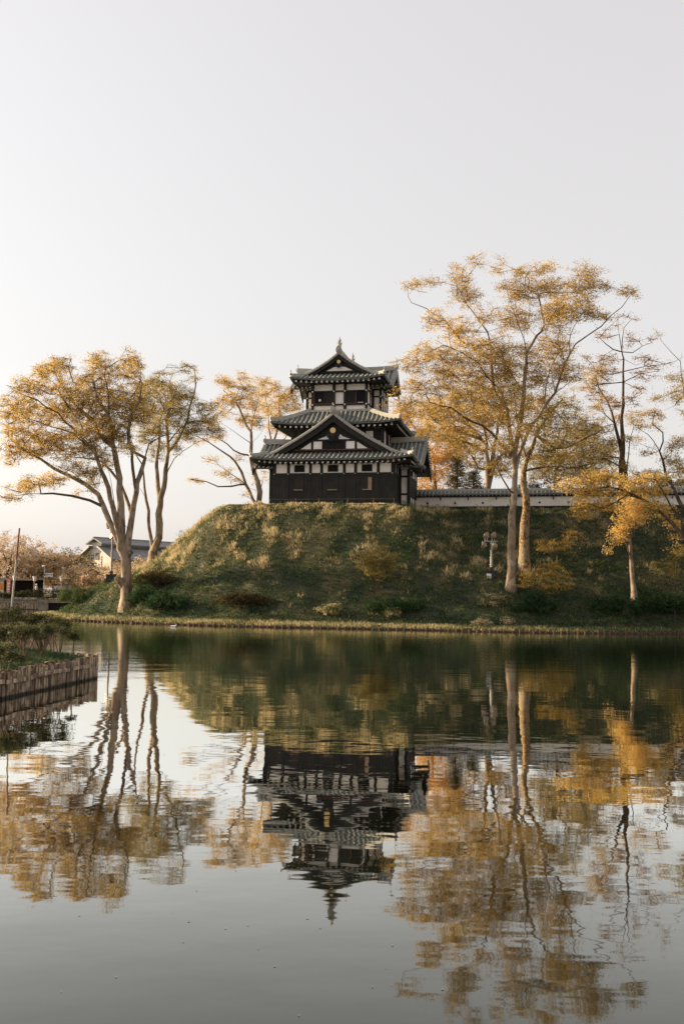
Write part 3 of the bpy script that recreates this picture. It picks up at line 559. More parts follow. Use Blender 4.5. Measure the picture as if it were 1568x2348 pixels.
tree('autumn_tree', 'pale orange tree behind the white wall near the right edge', 'tree', fD, 106, (560, 1640), [
    (0, (560, 1640), (560, 1480), (590, 1350)), (1, (560, 1480), (680, 1330), (760, 1240)), (-1, (560, 1440), (480, 1330), (440, 1250))],
    [(480, 1320, 80, 35, .7), (600, 1330, 80, 35, .6), (760, 1260, 80, 60, .7), (800, 1350, 70, 50, .7), (420, 1250, 50, 30, .4)],
    .2, leaf='leaf_gold', bark='barkdark', seed=31, dens=2.4, dep=2., k=26, tone=.55, size=.085, spray=.65)
# small trees on the slope
def small_tree(label, u, v, Y, blobs, stems, R0, tone, seed, leaf='leaf_gold', dens=8, k=34, name='maple_sapling', bark='barkdark', size=.045, spray=.33, dep=.9):
    return tree(name, label, 'small tree', fG, Y, (u, v), stems, blobs, R0, leaf=leaf, bark=bark, seed=seed, dens=dens, dep=dep, k=k, spray=spray, size=size, flat=.05, tone=tone, r0=.006, twigs=2)
small_tree('small round ochre-leafed tree alone in the middle of the grassy slope below the turret', 871, 1352, 79.6, [(865, 1278, 38, 14), (850, 1300, 32, 12), (885, 1298, 30, 12), (865, 1318, 34, 9), (838, 1285, 20, 10), (895, 1282, 22, 12), (868, 1262, 22, 8)], [(0, (871, 1352), (868, 1330), (864, 1300)), (.4, (869, 1335), (885, 1312), (896, 1290)), (-.4, (868, 1335), (848, 1315), (838, 1294))], .06, .48, 40, 'leaf_olive', dens=8, size=.05)
small_tree('low spreading yellow maple at the foot of the two tall trunks', 1232, 1368, 72.6, [(1245, 1305, 44, 10), (1215, 1318, 40, 9), (1280, 1318, 36, 10), (1240, 1335, 52, 10), (1290, 1342, 30, 9), (1200, 1340, 20, 8), (1250, 1360, 40, 8), (1265, 1292, 22, 8, .6)], [(0, (1232, 1368), (1230, 1345), (1238, 1318)), (.5, (1231, 1350), (1262, 1335), (1288, 1318)), (-.5, (1231, 1350), (1210, 1335), (1198, 1318))], .07, .35, 41, dens=5)
small_tree('thin sapling with a golden tuft beside the scaly trunk, above the low yellow maple', 1277, 1297, 80, [(1265, 1248, 40, 8), (1300, 1235, 28, 8), (1310, 1217, 16, 7), (1245, 1258, 28, 7), (1285, 1256, 26, 6)], [(0, (1277, 1297), (1277, 1270), (1280, 1250)), (.3, (1277, 1262), (1298, 1240), (1312, 1218)), (-.3, (1277, 1266), (1258, 1258), (1245, 1250))], .05, .25, 42, 'leaf_gold', dens=6)
small_tree('ochre shrub at the right edge on the lower slope', 1545, 1420, 76, [(1530, 1290, 36, 9), (1550, 1270, 26, 9), (1545, 1310, 28, 8), (1500, 1300, 16, 6, .6)], [(0, (1545, 1420), (1546, 1350), (1542, 1300)), (0, (1546, 1340), (1525, 1310), (1512, 1295))], .06, .35, 43, 'leaf_olive', dens=8)
t1 = [o for o in COL.objects if o.get('label', '').startswith('biggest left tree')][0]
for (x, y), (x2, y2) in (((880, 1850), (828, 1785)), ((895, 1850), (866, 1792)), ((915, 1640), (944, 1603))):
    a = at(*fA(x, y), t1.location.y - .05); b = at(*fA(x2, y2), t1.location.y - .45); m_ = (a + b) / 2 + [0, 0, -.03]; q = MB(); q.tube([tuple(a), tuple(m_), tuple(b)], [.24, .17, .17], 12, cap=False); e = b + (b - m_) * .02
    dn = (b - m_) / np.linalg.norm(b - m_); o = q.build('cut_stub', 'bark', t1, smooth=True); o.matrix_parent_inverse = Matrix.Translation(-t1.location)
    q = MB(); q.disc(tuple(b - dn * .05), tuple(dn), .135, .04, 12); q2 = q.build('cut_face', 'barkdark', o)
#TREES_END
# ---------------------------------------------------------------- castle turret
TH = rad(-12)
castle = thing('castle_turret', 'three-storey black and white timbered castle turret with grey tiled gables on top of the mound', 'castle turret', (-.85, 88, 10.27), TH)

def roof_panel(surf, ribs, O, U, W, s0, s1, wmax, zf, wmin=None, sp=.43, th=.15, rr=.078, off=0.):
    """sloping tiled plane: s runs along the eave, w runs inwards; ribs are the round cover tiles"""
    O = Vector(O); U = Vector(U); W = Vector(W); wmin = wmin or (lambda s: 0.)
    def pt(s, w, dz=0):
        q = O + U * float(s) + W * float(w); q.z += float(zf(s, max(w, 0.))) + dz; return q
    ns = max(2, int((s1 - s0) / .3)); nw = 9
    top = []; bot = []
    for i in range(ns + 1):
        s = s0 + (s1 - s0) * i / ns; a = wmin(s); b = max(wmax(s), a + .02)
        for j in range(nw + 1):
            w = a + (b - a) * j / nw; top.append(pt(s, w)); bot.append(pt(s, w, -th))
    n = nw + 1; N = len(top); fs = []
    for i in range(ns):
        for j in range(nw):
            q = (i * n + j, (i + 1) * n + j, (i + 1) * n + j + 1, i * n + j + 1); fs.append(q); fs.append(tuple(N + k for k in reversed(q)))
        fs.append((i * n, N + i * n, N + (i + 1) * n, (i + 1) * n)); a = i * n + nw; fs.append((a, a + n, N + a + n, N + a))
    for j in range(nw):
        fs.append((j, j + 1, N + j + 1, N + j)); a = ns * n + j; fs.append((a, N + a, N + a + 1, a + 1))
    surf.add(top + bot, fs, 0)
    s = s0 + sp * .5 + off
    while s < s1 - .08:
        a = wmin(s); b = wmax(s)
        if b - a > .15:
            k = max(3, int((b - a) / .45)); path = [pt(s, a - .05 + (b - a + .02) * j / k, .045) for j in range(k + 1)]
            ribs.tube(path, rr, 8, 0); d = (path[1] - path[0]).normalized(); ribs.tube([path[0] - d * .035, path[0] + d * .05], rr * 1.22, 10, 0)
        s += sp
def ridge_line(mb, path, w=.34, h=.34):
    a = w / 2
    mb.sweep(path, [(-a, -.06), (-a, h * .30), (-a * .8, h * .32), (-a * .8, h * .62), (-a * .62, h * .64), (-a * .45, h), (a * .45, h), (a * .62, h * .64), (a * .8, h * .62), (a * .8, h * .32), (a, h * .30), (a, -.06)])
def end_tile(out, p, d, s=.3):
    mb = MB(); _end_tile(mb, p, d, s); out.add(mb.v, mb.f)
def _end_tile(mb, p, d, s=.3):
    """ridge-end tile: shield with a raised crest and a small horn"""
    p = Vector(p); d = Vector((d[0], d[1], 0)).normalized(); sd = Vector((d.y, -d.x, 0))
    prof = [(-.9, -.5), (-1, .1), (-.75, .75), (-.45, 1.1), (-.2, 1.3), (0, 1.38), (.2, 1.3), (.45, 1.1), (.75, .75), (1, .1), (.9, -.5)]
    n = len(prof); vs = [p + sd * a * s * .7 + Vector((0, 0, b * s * .8)) for a, b in prof] + [p + d * .12 + sd * a * s * .62 + Vector((0, 0, b * s * .76)) for a, b in prof]
    mb.add(vs, [tuple(range(n)), tuple(range(2 * n - 1, n - 1, -1))] + [(i, n + i, n + (i + 1) % n, (i + 1) % n) for i in range(n)])
    mb.tube([p + d * .1 + Vector((0, 0, s * .35)), p + d * .2 + Vector((0, 0, s * .35))], s * .44, 12)
    mb.tube([p + Vector((0, 0, s * 1.2)), p + d * .04 + Vector((0, 0, s * 1.6)), p + d * .12 + Vector((0, 0, s * 1.8))], [.045, .05, .02], 6)

def interp(tbl): 
    X = [a for a, b in tbl]; Z = [b for a, b in tbl]; return lambda x: float(np.interp(x, X, Z))
def irimoya(tag_, ex, y0, y1, hipx, hipy, rake, skirt_top, lift, ye, cross):
    """hip-and-gable roof: big gable to the front and back, lower cross ridge with gables left and right.
    ex half width at the eaves; y0/y1 front and back eaves; hipx,hipy plan of the front hip;
    rake: height as a function of |x|; skirt_top: height of skirt where it meets the gable"""
    surf = MB(); ribs = MB(); rg = MBS(); vgs = []; ez = rake(ex)
    # front and back skirts
    for sgn, ys in ((1, y0), (-1, y1)):
        lf = lambda x, w: lift * (abs(x) / ex) ** 4 * max(0, 1 - w / (hipy * 1.6)) ** 1.5
        zf = lambda s, w: ez + (skirt_top - ez) * (w / hipy) ** 1.15 + lf(s, w)
        wm = lambda s: hipy if abs(s) < hipx else hipy * (ex - abs(s)) / (ex - hipx)
        roof_panel(surf, ribs, (0, ys, 0), (1, 0, 0), (0, sgn, 0), -ex, ex, wm, zf, off=.0)
    # side slopes up to the main ridge
    Ly = y1 - y0
    for sx in (-1, 1):
        def lfs(s, w): t = abs(2 * s / Ly - 1); return lift * t ** 6 * max(0, 1 - w / (ex * .35)) ** 1.5
        def zf(s, w): return rake(ex - w) + lfs(s, w)
        def wm(s):
            e = min(s, Ly - s); return ex if e >= hipy else (ex - hipx) * e / hipy
        roof_panel(surf, ribs, (sx * ex, y0, 0), (0, 1, 0), (-sx, 0, 0), 0, Ly, wm, zf)
    # cross gables
    cy, cw, cz, cez, cx, cye = cross    # ridge y, half span in y, ridge height, eave height, half length in x
    for sg in (-1, 1):
        zf = lambda s, w: cez + (cz - cez) * (w / cw) ** 1.12
        for sx in (-1, 1):
            inner = ex * .35
            if sx > 0: roof_panel(surf, ribs, (inner, cy + sg * cw, 0), (1, 0, 0), (0, -sg, 0), 0, cx - inner, lambda s: cw, zf, sp=.40)
            else: roof_panel(surf, ribs, (-cx, cy + sg * cw, 0), (1, 0, 0), (0, -sg, 0), 0, cx - inner, lambda s: cw, zf, sp=.40)
            # verge: short cross tiles down the rake
            for k in range(14):
                if k == 0: vg = MB()
                w = cw * (k + .5) / 14; z = zf(0, w); vg.box(sx * cx - .16, sx * cx + .16, cy + sg * (cw - w) - .07, cy + sg * (cw - w) + .07, z - .02, z + .11)
            vgs.append(vg)
    roof = surf.build('roof', 'tiledark', castle)
    ribs.build('cover_tiles', 'tile', roof, smooth=True)
    # ridges
    apex = rake(0); gy0 = y0 + hipy - .1; gy1 = y1 - hipy + .1
    ridge_line(rg, [(0, gy0 - .15, apex), (0, gy1 + .15, apex)], .42, .55)
    for sx in (-1, 1):
        ridge_line(rg, [(sx * ex * .35, cy, cz), (sx * (cx * .7), cy, cz + .02), (sx * cx, cy, cz + .12)], .36, .45)
        for yy, sg in ((y0, 1), (y1, -1)):
            pth = []
            for k in range(7):
                t = k / 6; x = ex + (hipx - ex) * t; w = hipy * t; z = ez + (skirt_top - ez) * t ** 1.15 + lift * (x / ex) ** 4 * max(0, 1 - w / (hipy * 1.6)) ** 1.5
                pth.append((sx * x, yy + sg * w, z + .02))
            ridge_line(rg, pth, .26, .28)
            # rake tiles of the front and back gable
            pr = [(sx * x, (gy0 if sg > 0 else gy1) + 0 * x, rake(x) + .02) for x in np.linspace(hipx + .25, .1, 12)]
            ridge_line(rg, pr, .30, .24)
            vg = MB(); vgs.append(vg)
            for x in np.arange(.35, hipx, .24):
                vg.tube([(sx * x, (gy0 - .22) if sg > 0 else (gy1 + .22), rake(x) + .03), (sx * x, (gy0 + .1) if sg > 0 else (gy1 - .1), rake(x) + .03)], .075, 8)
    rg.build('ridge', 'ridge', roof); [v_.build('verge_tiles', 'ridge', roof) for v_ in vgs]
    et = MBS(); rgs = []
    for sx in (-1, 1):
        zc = ez + lift + .12
        end_tile(et, (sx * (ex - .1), y0 + .1, zc), (sx, -1), .26); end_tile(et, (sx * (ex - .1), y1 - .1, zc), (sx, 1), .26); end_tile(et, (sx * cx, cy, cz + .3), (sx, 0), .34)
    end_tile(et, (0, gy0 - .2, apex + .3), (0, -1), .42); end_tile(et, (0, gy1 + .2, apex + .3), (0, 1), .42)
    et.build('ridge_end_tile', 'ridge', roof)
    # barge boards and gable walls
    for yy, sg in ((gy0, -1), (gy1, 1)):
        bb = MB()
        for sx in (-1, 1):
            xs_ = np.linspace(0, hipx + .15, 14); hb = .62 if ex > 6 else .40
            up = [(sx * x, rake(x) - .02) for x in xs_]; dn = [(sx * x, rake(x) - .02 - hb * (1 - .25 * x / hipx)) for x in xs_[::-1]]
            for i in range(13):
                q = [up[i], up[i + 1], dn[12 - i], dn[13 - i]]; bb.prism(q if sx > 0 else q[::-1], 'y', yy - .05 * 1, yy + .06)
            bb.build('barge_board', 'timber', roof); bb = MB()
    return roof, gy0, gy1
def bars(mb, x0, x1, y, z0, z1, n, w=.05, m=0):
    for i in range(n):
        x = x0 + (x1 - x0) * (i + .5) / n; mb.box(x - w / 2, x + w / 2, y - w / 2, y + w / 2, z0, z1, m)
class MBS(MB):
    def build(s, name, m, parent=None, smooth=False):
        # every added solid becomes a part of its own
        o = None
        for vs, fs in s.solids:
            q = MB(); q.add(vs, fs); o = q.build(name, m, parent, smooth)
        return o
    def __init__(s): super().__init__(); s.solids = []
    def add(s, vs, fs, m=0): s.solids.append((vs, fs)); return s
SPLIT = {'timber_frame': 'timber', 'plaster_panel': 0, 'side_wall': 0, 'curtain': 0, 'sill': 0, 'sky_glimpse': 0, 'wall': 0, 'bracket': 0, 'loophole_rim': 0, 'rail': 0, 'barge_board': 0, 'side_gable': 0, 'soffit': 0, 'window_frame': 0, 'nail_covers': 0, 'stripes': 0}
def part(name, m, f, parent=castle):
    mb = MBS() if name in SPLIT else MB(); f(mb)
    return mb.build({'timber_frame': 'timber_beam', 'nail_covers': 'nail_cover', 'stripes': 'stripe', 'barge_board': 'barge_board'}.get(name, name), m, parent)

# footing
part('footing', 'stone', lambda q: (q.box(-5.9, 5.75, -.35, 2.7, -1.2, .06), q.box(-6.7, 6.7, 2.6, 8.4, -1.2, .06), [q.box(x, x + .5, -.55, -.37, -.9, -.02 - .05 * random.random()) for x in np.arange(-6, 5.6, .56)]))
# ---- first storey
W1 = part('wall', 'plaster', lambda q: (q.box(-5.5, 5.5, 0, 2.6, 2.7, 4.5), q.box(-6.4, 6.4, 2.5, 8, .2, 3.95), q.box(-5.2, 5.2, .35, 7.4, 3.9, 5.0)))
def siding(q):
    x = -5.56
    while x < 5.5:
        w = random.uniform(.24, .34); x1 = min(x + w, 5.56); d = random.uniform(0, .018); q.box(x + .006, x1 - .006, -.075 - d, .3, .08, 2.78); x = x1
    for sx in (-1, 1):
        y = .3
        while y < 2.5:
            y1 = min(y + .3, 2.5); q.box(min(sx * 5.2, sx * 5.57), max(sx * 5.2, sx * 5.57), y + .006, y1 - .006, .08, 2.78); y = y1
        y = 2.85
        while y < 7.9:
            y1 = min(y + .32, 7.9); q.box(min(sx * 6.2, sx * 6.455), max(sx * 6.2, sx * 6.455), y + .006, y1 - .006, 1.25, 2.72); y = y1
part('board_siding', 'board', siding)
def frame1(q):
    for x in (5.36, 4.08, 2.05, 1.03, -1.03, -2.05, -4.08, -5.36): q.box(x - .13, x + .13, -.05, .12, 2.78, 4.0)
    for x in (4.08, 2.05, 1.03, -1.03, -2.05, -4.08): q.box(x - .05, x + .05, -.125, -.095, .17, 2.73)
    q.box(-5.6, 5.6, -.13, .1, 2.74, 2.90); q.box(-5.62, 5.62, -.14, .0, .03, .16); q.box(-5.6, 5.6, -.06, .1, 3.86, 4.06)
    for sx in (-1, 1):
        a, b = sorted((sx * 5.42, sx * 5.6)); 
        for y in (.09, 1.25, 2.40): q.box(a, b, y - .1, y + .1, .1, 4.0)
        q.box(a, b, 0.1, 2.5, 2.72, 2.9)
        for x in (5.66, 6.42): q.box(sx * x - .12, sx * x + .12, 2.36, 2.62, .05, 3.9)
        a, b = sorted((sx * 5.5, sx * 6.5))
        for z in (.12, 1.12, 2.72): q.box(a, b, 2.4, 2.56, z, z + .17)
        a, b = sorted((sx * 6.3, sx * 6.47))
        for y in (3.6, 4.9, 6.4, 7.9): q.box(a, b, y - .1, y + .1, .1, 3.95)
        for z in (.1, 1.1, 2.72): q.box(a, b, 2.6, 8.05, z, z + .2)
part('timber_frame', 'timber', frame1)
for x in (-3.07, 0, 3.07):
    w = part('window', 'timber', lambda q: (q.box(x - .47, x - .39, -.07, .1, 3.0, 3.62), q.box(x + .39, x + .47, -.07, .1, 3.0, 3.62), q.box(x - .39, x + .39, -.07, .1, 3.54, 3.62), q.box(x - .39, x + .39, -.07, .1, 3.0, 3.07)))
    part('shutter', 'dark', lambda q: q.box(x - .39, x + .39, -.02, .05, 3.07, 3.54), w)
for x in (-3.12, 0, 3.12):
    w = part('hatch', 'board', lambda q: (q.box(x - .42, x + .42, -.112, -.07, 1.42, 2.5), q.box(x - .5, x - .42, -.13, -.07, 1.36, 2.56), q.box(x + .42, x + .5, -.13, -.07, 1.36, 2.56), q.box(x - .42, x + .42, -.13, -.07, 2.5, 2.56)))
    part('sill', 'oldwood', lambda q: q.box(x - .42, x + .42, -.2, -.07, 1.34, 1.42), w)
    if x > 1: part('open_shutter', 'oldwood', lambda q: (q.box(x + .12, x + .40, -.135, -.115, 1.43, 2.48), q.box(x + .08, x + .12, -.14, -.11, 1.43, 2.48)), w)
for sx in (-1, 1):
    part('window', 'dark', lambda q: (q.box(min(sx * 6.38, sx * 6.46), max(sx * 6.38, sx * 6.46), 4.2, 4.55, 3.02, 3.5)))
r1 = interp([(0, 8.12), (1.5, 6.98), (3.3, 5.85), (5.3, 4.74), (6.3, 4.36), (7.35, 4.06)])
roof1, g10, g11 = irimoya('first', 7.35, -1.2, 9.4, 6.1, 1.12, r1, 4.66, .26, 0, (5.0, 3.75, 6.3, 3.62, 7.75, 0))
# gable of the first roof
def gable1(q):
    for yy, s in ((g10 + .45, 1),):
        q.prism([(-5.4, 4.4), (5.4, 4.4), (3.2, 5.7), (0, 7.8), (-3.2, 5.7)], 'y', yy, yy + .3)
        q.box(-4.2, 4.2, yy - .10, yy, 4.92, 5.08); q.box(-2.3, 2.3, yy - .12, yy, 5.80, 5.95); q.box(-2.08, -1.90, yy - .08, yy, 5.08, 5.8); q.box(1.90, 2.08, yy - .08, yy, 5.08, 5.8)
G1 = part('gable', 'timber', gable1)
yy = g10 + .45
part('plaster_panel', 'plaster', lambda q: (q.box(-1.88, -1.10, yy - .04, yy - .002, 5.10, 5.78), q.box(1.10, 1.88, yy - .04, yy - .002, 5.10, 5.78), q.prism([(-3.05, 5.1), (-2.1, 5.1), (-2.1, 5.72)], 'y', yy - .04, yy - .002), q.prism([(3.05, 5.1), (2.1, 5.72), (2.1, 5.1)], 'y', yy - .04, yy - .002),
     q.prism([(-1.5, 5.96), (-.42, 5.96), (-.42, 6.1), (-.55, 6.42), (-.8, 6.2)], 'y', yy - .04, yy - .002), q.prism([(1.5, 5.96), (.8, 6.2), (.55, 6.42), (.42, 6.1), (.42, 5.96)], 'y', yy - .04, yy - .002)), G1)
part('lattice_window', 'timber', lambda q: (bars(q, -.98, .98, yy - .05, 5.1, 5.78, 13, .055), q.box(-1.08, -.98, yy - .1, yy, 5.06, 5.8), q.box(.98, 1.08, yy - .1, yy, 5.06, 5.8)), G1)
part('sill', 'red', lambda q: q.box(-3.6, 3.6, yy - .2, yy - .1, 4.97, 5.03), G1)
def pendant(q, y, z, s):
    q.disc((0, y, z), (0, 1, 0), .36 * s, .06, 16)
    for a in (-1, 1): q.disc((a * .36 * s, y, z + .05 * s), (0, 1, 0), .22 * s, .06, 12); q.disc((a * .22 * s, y, z - .22 * s), (0, 1, 0), .16 * s, .06, 12)
    q.prism([(-.2 * s, z), (0, z - .5 * s), (.2 * s, z)], 'y', y, y + .06)
part('pendant_ornament', 'timber', lambda q: pendant(q, g10 - .12, 6.14, 1), roof1)
def crest(q, y, z, r):
    q.disc((0, y, z), (0, 1, 0), r, .05, 24); q.disc((0, y - .03, z), (0, 1, 0), r * .3, .05, 12)
    for k in range(6):
        a = k * math.pi / 3 + .5; q.disc((math.cos(a) * r * .66, y - .025, z + math.sin(a) * r * .66), (0, 1, 0), r * .27, .05, 10)
part('crest', 'gold', lambda q: crest(q, g10 - .13, 6.68, .255), roof1)
# ---- second storey
part('wall', 'shadedplaster', lambda q: q.box(-4.2, 4.2, 1.6, 8.4, 4.6, 7.45))
part('board_siding', 'board', lambda q: ([q.box(x + .005, x + .295, 1.53 - .012 * (i % 3), 1.6, 4.7, 6.98) for i, x in enumerate(np.arange(-4.2, 4.1, .3))], [q.box(sx * 4.2 if sx > 0 else -4.27, 4.27 if sx > 0 else -4.2, y + .005, y + .295, 4.7, 6.98) for sx in (-1, 1) for y in np.arange(1.7, 8.3, .3)]))
part('plaster_panel', 'plaster', lambda q: (q.box(2.66, 3.3, 1.50, 1.515, 6.25, 6.85), q.box(3.32, 4.0, 1.50, 1.515, 5.6, 5.98), q.box(-4.0, -3.6, 1.50, 1.515, 5.6, 5.98), q.box(4.272, 4.29, 1.95, 2.45, 5.5, 6.9), q.box(4.272, 4.29, 4.0, 4.6, 5.9, 6.9), q.box(-4.29, -4.272, 1.95, 2.45, 5.5, 6.9)))
part('timber_frame', 'timber', lambda q: ([q.box(x - .13, x + .13, 1.44, 1.62, 4.6, 7.4) for x in (-4.16, -2.3, 2.4, 4.16)], q.box(-4.3, 4.3, 1.42, 1.6, 6.95, 7.06), q.box(-4.3, 4.3, 1.42, 1.6, 6.02, 6.14), [q.box(sx * 4.26 - .09, sx * 4.26 + .09, y - .1, y + .1, 4.6, 7.4) for sx in (-1, 1) for y in (2.7, 3.8, 4.8, 6.4, 8.3)]))
# hipped skirt roof
surf = MB(); ribs = MB(); ez2, ex2, tx2, ty2, tz2 = 7.5, 5.95, 2.7, 1.9, 8.86
zf2 = lambda run, L: (lambda s, w: ez2 + (tz2 - ez2) * (w / run) ** 1.18 + .28 * abs(2 * s / L - 1) ** 5 * max(0, 1 - w / run) ** 1.4)
for sg, ys in ((1, .3), (-1, 9.7)):
    L = 2 * ex2; zf = zf2(ty2, L); wm = lambda s: min(ty2, ty2 * min(s, 2 * ex2 - s) / (ex2 - tx2))
    roof_panel(surf, ribs, (-ex2, ys, 0), (1, 0, 0), (0, sg, 0), 0, L, wm, zf)
for sx in (-1, 1):
    L = 9.4; run = ex2 - tx2; zf = zf2(run, L); wm = lambda s: min(run, run * min(s, 9.4 - s) / ty2)
    roof_panel(surf, ribs, (sx * ex2, .3, 0), (0, 1, 0), (-sx, 0, 0), 0, L, wm, zf)
roof2 = surf.build('roof', 'tiledark', castle); ribs.build('cover_tiles', 'tile', roof2, smooth=True)
rg = MBS(); et = MBS()
for sx in (-1, 1):
    for ys, sg in ((.3, 1), (9.7, -1)):
        pth = []
        for k in range(9):
            t = k / 8; pth.append((sx * (ex2 + (tx2 - ex2) * t), ys + sg * ty2 * t, ez2 + (tz2 - ez2) * t ** 1.18 + .28 * abs(1 - 2 * t * (ex2 - tx2) / (2 * ex2)) ** 5 * (1 - t) ** 1.4 + .02))
        ridge_line(rg, pth, .3, .34); end_tile(et, (sx * (ex2 - .08), ys + sg * .08, ez2 + .42), (sx, -sg), .28)
ridge_line(rg, [(-tx2, .3 + ty2 - .06, tz2), (tx2, .3 + ty2 - .06, tz2)], .2, .16)
rg.build('ridge', 'ridge', roof2); et.build('ridge_end_tile', 'ridge', roof2)
# ---- third storey
part('wall', 'plaster', lambda q: (q.box(-2.65, 2.65, 2.35, 4.3, 8.7, 12.16), q.box(-3.55, 3.55, 4.2, 7.7, 8.3, 11.5)))
def frame3(q):
    for x in (-2.52, -.52, .52, 2.52): q.box(x - .12, x + .12, 2.2, 2.42, 8.8, 11.7)
    for z in (9.42, 10.66, 11.38): q.box(-2.66, 2.66, 2.18, 2.4, z, z + .13)
    for sx in (-1, 1):
        a, b = sorted((sx * 2.58, sx * 2.72))
        for z in (9.42, 10.66, 11.38): q.box(a, b, 2.4, 4.2, z, z + .13)
        q.box(a, b, 3.2, 3.4, 8.8, 11.6)
        for x in (2.78, 3.5): q.box(sx * x - .11, sx * x + .11, 4.08, 4.3, 8.4, 11.4)
        a, b = sorted((sx * 2.7, sx * 3.6))
        for z in (9.1, 10.45, 11.1): q.box(a, b, 4.12, 4.28, z, z + .13)
        a, b = sorted((sx * 3.48, sx * 3.63))
        for y in (5.2, 6.4, 7.6): q.box(a, b, y - .1, y + .1, 8.4, 11.4)
        for z in (9.1, 10.45): q.box(a, b, 4.3, 7.7, z, z + .14)
part('timber_frame', 'timber', frame3)
for x0, x1, shut in ((-2.40, -.64, (-1.5, -.66)), (.64, 2.40, (.66, 1.52))):
    w = part('window', 'dark', lambda q: q.box(x0, x1, 2.315, 2.36, 9.55, 10.66))
    part('slatted_shutter', 'board', lambda q: (q.box(shut[0], shut[1], 2.26, 2.30, 9.56, 10.65), [q.box(shut[0], shut[1], 2.235, 2.255, z, z + .05) for z in np.arange(9.6, 10.6, .1)]), w)
    part('window_frame', 'red', lambda q: (q.box(x0, x0 + .06, 2.22, 2.3, 9.55, 10.66) if x0 < 0 else q.box(1.52, 1.58, 2.22, 2.3, 9.55, 10.66), q.box(x0, x1, 2.16, 2.31, 9.55, 9.60)), w)
part('sky_glimpse', 'paper', lambda q: (q.box(-1.95, -1.75, 2.27, 2.31, 9.83, 10.03), q.box(1.7, 2.2, 2.28, 2.31, 9.61, 9.68)))  # pale panels added for bright sky seen through the window openings
studs = [(x, 2.16, z) for x in (-2.52, -.52, .52, 2.52) for z in (9.49, 10.72)]
def _st(q):
    for p in studs: q.disc(p, (0, 1, 0), .075, .04, 10)
    for sx in (-1, 1):
        for z in (9.16, 10.5): q.disc((sx * 3.5, 4.05, z), (0, 1, 0), .07, .04, 10)
part('nail_covers', 'goldwhite', _st)
part('nail_covers', 'goldwhite', lambda q: [q.disc((x, -.17, 2.82), (0, 1, 0), .045, .04, 8) for x in (5.36, 4.08, 2.05, 1.03, -1.03, -2.05, -4.08, -5.36)])
r3 = interp([(0, 14.12), (1, 13.36), (2, 12.74), (3, 12.25), (3.7, 11.98), (4.4, 11.72)])
roof3, g30, g31 = irimoya('third', 4.4, 1.0, 9.0, 3.3, .95, r3, 12.22, .26, 0, (5.4, 2.3, 13.15, 11.3, 4.75, 0))
y3 = g30 + .3
G3 = part('gable', 'timber', lambda q: (q.prism([(-3.1, 12.1), (3.1, 12.1), (1.6, 12.95), (0, 13.9), (-1.6, 12.95)], 'y', y3, y3 + .2), q.box(-1.9, 1.9, y3 - .08, y3, 12.44, 12.58)))
part('plaster_panel', 'plaster', lambda q: q.prism([(-1.25, 12.6), (1.25, 12.6), (.55, 12.93), (.25, 12.98), (-.25, 12.98), (-.55, 12.93)], 'y', y3 - .04, y3 - .002), G3)
part('pendant_ornament', 'timber', lambda q: pendant(q, g30 - .12, 13.0, .5), roof3)
part('crest', 'gold', lambda q: crest(q, g30 - .14, 13.35, .17), roof3)
def shachi(q, y, sg):
    z0 = r3(0) + .5; pth = [(0, y, z0 - .1), (0, y - .02 * sg, z0 + .25), (0, y + .05 * sg, z0 + .5), (0, y + .02 * sg, z0 + .8), (0, y - .04 * sg, z0 + 1.15)]
    q.tube(pth, [.20, .17, .13, .08, .012], 8)
    for a, b, c, d in ((.12, .35, .21, .62), (-.12, .3, -.22, .66), (.07, .6, .12, .92), (-.07, .6, -.12, .85)): q.tube([(a, y, z0 + b), (c, y, z0 + (b + d) / 2), (c * 1.02, y, z0 + d)], [.06, .045, .01], 5)
    q.box(-.2, .2, y - .22, y + .22, z0 - .28, z0 - .02)
part('fish_finial', 'ridge', lambda q: shachi(q, g30 + .1, 1)); part('fish_finial', 'ridge', lambda q: shachi(q, g31 - .1, -1))
# rafters with white painted ends
def rafter(parent, x, y, z, dx, dy, L=.9, s=.082):
    q = MB(); 
    if dy:
        a, b = sorted((y, y + dy * L)); q.box(x - s, x + s, a, b, z - s, z + s, 0); e = y; q.box(x - s - .006, x + s + .006, e - .02, e + .02, z - s - .006, z + s + .006, 1)
    else:
        a, b = sorted((x, x + dx * L)); q.box(a, b, y - s, y + s, z - s, z + s, 0); q.box(x - .02, x + .02, y - s - .006, y + s + .006, z - s - .006, z + s + .006, 1)
    q.build('rafter', ['timber', 'white'], parent)
for x in np.arange(-6.55, 6.6, .485): rafter(roof1, x, -.92, r1(7.35) - .30 + .2 * (abs(x) / 7.35) ** 4, 0, 1)
for x in np.arange(-5.15, 5.2, .515): rafter(roof2, x, .55, 7.20 + .22 * (abs(x) / 5.95) ** 5, 0, 1, 1.0)
for y in np.arange(.8, 9.2, .5): rafter(roof2, 5.6, y, 7.2 + .2 * abs(2 * (y - .3) / 9.4 - 1) ** 5, -1, 0, 1.3)
for x in np.arange(-3.85, 3.9, .482): rafter(roof3, x, 1.22, r3(4.4) - .27 + .2 * (abs(x) / 4.4) ** 4, 0, 1, 1.0)
for y in (-.4, .1, .6, 1.1): rafter(roof1, 7.1, y, r1(7.35) - .28, -1, 0, 1.5)
for sx in (-1, 1):
    for x in (5.9, 6.4): rafter(roof1, sx * x, 1.9, 3.46, 0, 1, .5, .06)
    for x in (2.9, 3.4, 3.9): rafter(roof3, sx * x, 3.7, 11.22, 0, 1, .45, .06)
